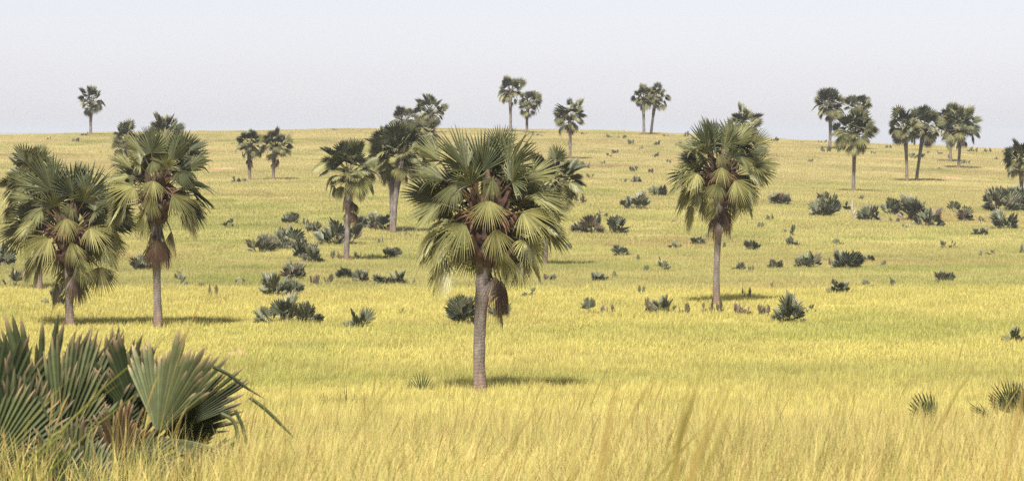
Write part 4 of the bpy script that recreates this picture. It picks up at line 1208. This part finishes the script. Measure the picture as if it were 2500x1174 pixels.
def tuft(name, label, d, stalks, seed, cat='grass tuft'):
    """stalks: tip pixel, root offset in px of the frame bottom, width m, head?, green"""
    rr = random.Random(seed)
    u0 = sum(s[2] for s in stalks) / len(stalks)
    b0 = pt(u0, 1174, d); root = Vector((b0.x, d, tz(b0.x, d)))
    t = link(name, None, loc=root); tag(t, label, cat)
    for (ut, vt, ub, w, head, green) in stalks:
        V, Fc, Cc = [], [], []
        dd = d + rr.uniform(-.35, .35)
        bb = pt(ub, 1174, dd); tip = pt(ut, vt, dd)
        slope = (tip - bb); 
        base = Vector((bb.x - slope.x * .5, dd, tz(bb.x, dd) - .02))
        stalk_geo(rr, base - root, tip - root, w * (.48 if d < 7 else .7), head, green, V, Fc, Cc)
        link('stalk' if head else 'blade', mesh_of('stalk', V, Fc, [M_STALK], Cc), t)
    return t
tuft('tall_grass_tuft', 'blurred tall grass tuft with red brown seed heads, right of centre', 6.2,
     [(1728, 855, 1520, .006, 1, .9), (1510, 905, 1380, .004, 1, .3), (1770, 930, 1540, .004, 1, .4), (1640, 1010, 1500, .004, 0, .9), (1730, 1040, 1560, .0045, 1, .2), (1820, 1010, 1640, .004, 1, .7), (1800, 905, 1540, .0045, 1, .7), (1805, 955, 1530, .005, 1, .9), (1690, 890, 1570, .0055, 1, .95),
      (1560, 930, 1500, .004, 0, .6), (1700, 1060, 1640, .005, 1, .1), (1640, 960, 1590, .005, 0, .5), (1745, 1000, 1650, .004, 0, .4), (1660, 1020, 1640, .005, 1, 0)], 3)
tuft('tall_grass_tuft', 'pair of blurred green grass blades leaning right, lower right', 6.8,
     [(2185, 985, 2080, .0065, 0, .9), (2235, 1000, 2050, .007, 0, .7), (2120, 1060, 2040, .005, 0, .4), (2160, 1090, 2070, .005, 1, .2)], 4)
tuft('tall_grass_tuft', 'blurred orange grass stalk crossing the right edge young palm', 6.4,
     [(2510, 900, 2380, .0055, 1, .1), (2530, 950, 2420, .004, 0, .6)], 5)
tuft('tall_grass_tuft', 'long green grass blades crossing the foreground fan leaves', 12.5,
     [(440, 800, 60, .008, 0, .85), (300, 930, -20, .009, 0, .6), (420, 905, 60, .008, 0, .8), (190, 905, -60, .006, 0, .5)], 6)
tuft('tall_grass_tuft', 'pale thin seed stalk rising over the foreground fan leaves', 17.0,
     [(500, 712, 400, .0035, 1, 0), (392, 900, 330, .004, 1, .2), (372, 1000, 330, .004, 1, .5)], 7)
tuft('tall_grass_tuft', 'faint blurred stalks left of the tall seed head tuft', 5.8,
     [(1512, 905, 1400, .0035, 1, .1), (1445, 760, 1340, .003, 0, .7), (1420, 1000, 1330, .0035, 1, .3)], 8)
tuft('tall_grass_tuft', 'faint blurred stalks below the largest palm', 5.6,
     [(940, 900, 820, .0035, 0, .5), (1050, 1060, 1030, .003, 1, .2)], 9)

V, Fc, Cc = [], [], []
rr = random.Random(77)
for i in range(420):
    d = 7.5 + 24 * rr.random() ** .8
    u = rr.uniform(-350, 2850)
    x = (u - 1250) / F * d
    g = tz(x, d)
    h = rr.uniform(.45, .95) + (rr.random() < .1) * .25
    lx = rr.uniform(-.05, .38) * h
    stalk_geo(rr, Vector((x, d, g - .03)), Vector((x + lx, d + rr.uniform(-.15, .15), g + h)), rr.uniform(.0018, .0036), rr.random() < .5,
              rr.choice([0, .1, .3, .7]), V, Fc, Cc, bend=rr.uniform(.1, .35))
for i in range(24):
    d = rr.uniform(5.6, 10)
    u = rr.uniform(250, 2700) if i % 3 else rr.uniform(1400, 1900)
    x = (u - 1250) / F * d
    g = tz(x, d); h = rr.uniform(1.1, 1.5)
    stalk_geo(rr, Vector((x - .3, d, g - .03)), Vector((x + rr.uniform(.0, .35), d, g + h)), rr.uniform(.0014, .0026), rr.random() < .6,
              rr.choice([.2, .5, .9]), V, Fc, Cc, bend=rr.uniform(.2, .4))
kind(link('tall_grass', mesh_of('tall_grass', V, Fc, [M_STALK], Cc)), 'stuff', 'loose tall grass stalks leaning right near the camera')

# ------------------------------------------------------------------ haze
def box(name, a, b):
    x0, y0, z0 = a; x1, y1, z1 = b
    V = [(x0, y0, z0), (x1, y0, z0), (x1, y1, z0), (x0, y1, z0), (x0, y0, z1), (x1, y0, z1), (x1, y1, z1), (x0, y1, z1)]
    Fc = [(0, 3, 2, 1), (4, 5, 6, 7), (0, 1, 5, 4), (1, 2, 6, 5), (2, 3, 7, 6), (3, 0, 4, 7)]
    return V, Fc
mh = bpy.data.materials.new('haze'); mh.use_nodes = True
hn = mh.node_tree.nodes; hl = mh.node_tree.links; hn.clear()
ho = hn.new('ShaderNodeOutputMaterial'); pv = hn.new('ShaderNodeVolumePrincipled')
pv.inputs['Color'].default_value = (0.79, 0.845, 0.92, 1)
pv.inputs['Density'].default_value = 0.00012
pv.inputs['Anisotropy'].default_value = 0.1
hl.new(pv.outputs[0], ho.inputs['Volume'])
zmin = float(V_ := Z.min())
hv, hf = box('haze', (-15000, -3600, min(zmin, -150) - 1.5), (15000, 15000, float(max(Z.max(), 0)) + 26))
hz = link('haze', mesh_of('haze', hv, hf, [mh]))
kind(hz, 'stuff', 'pale dry season haze in the air')
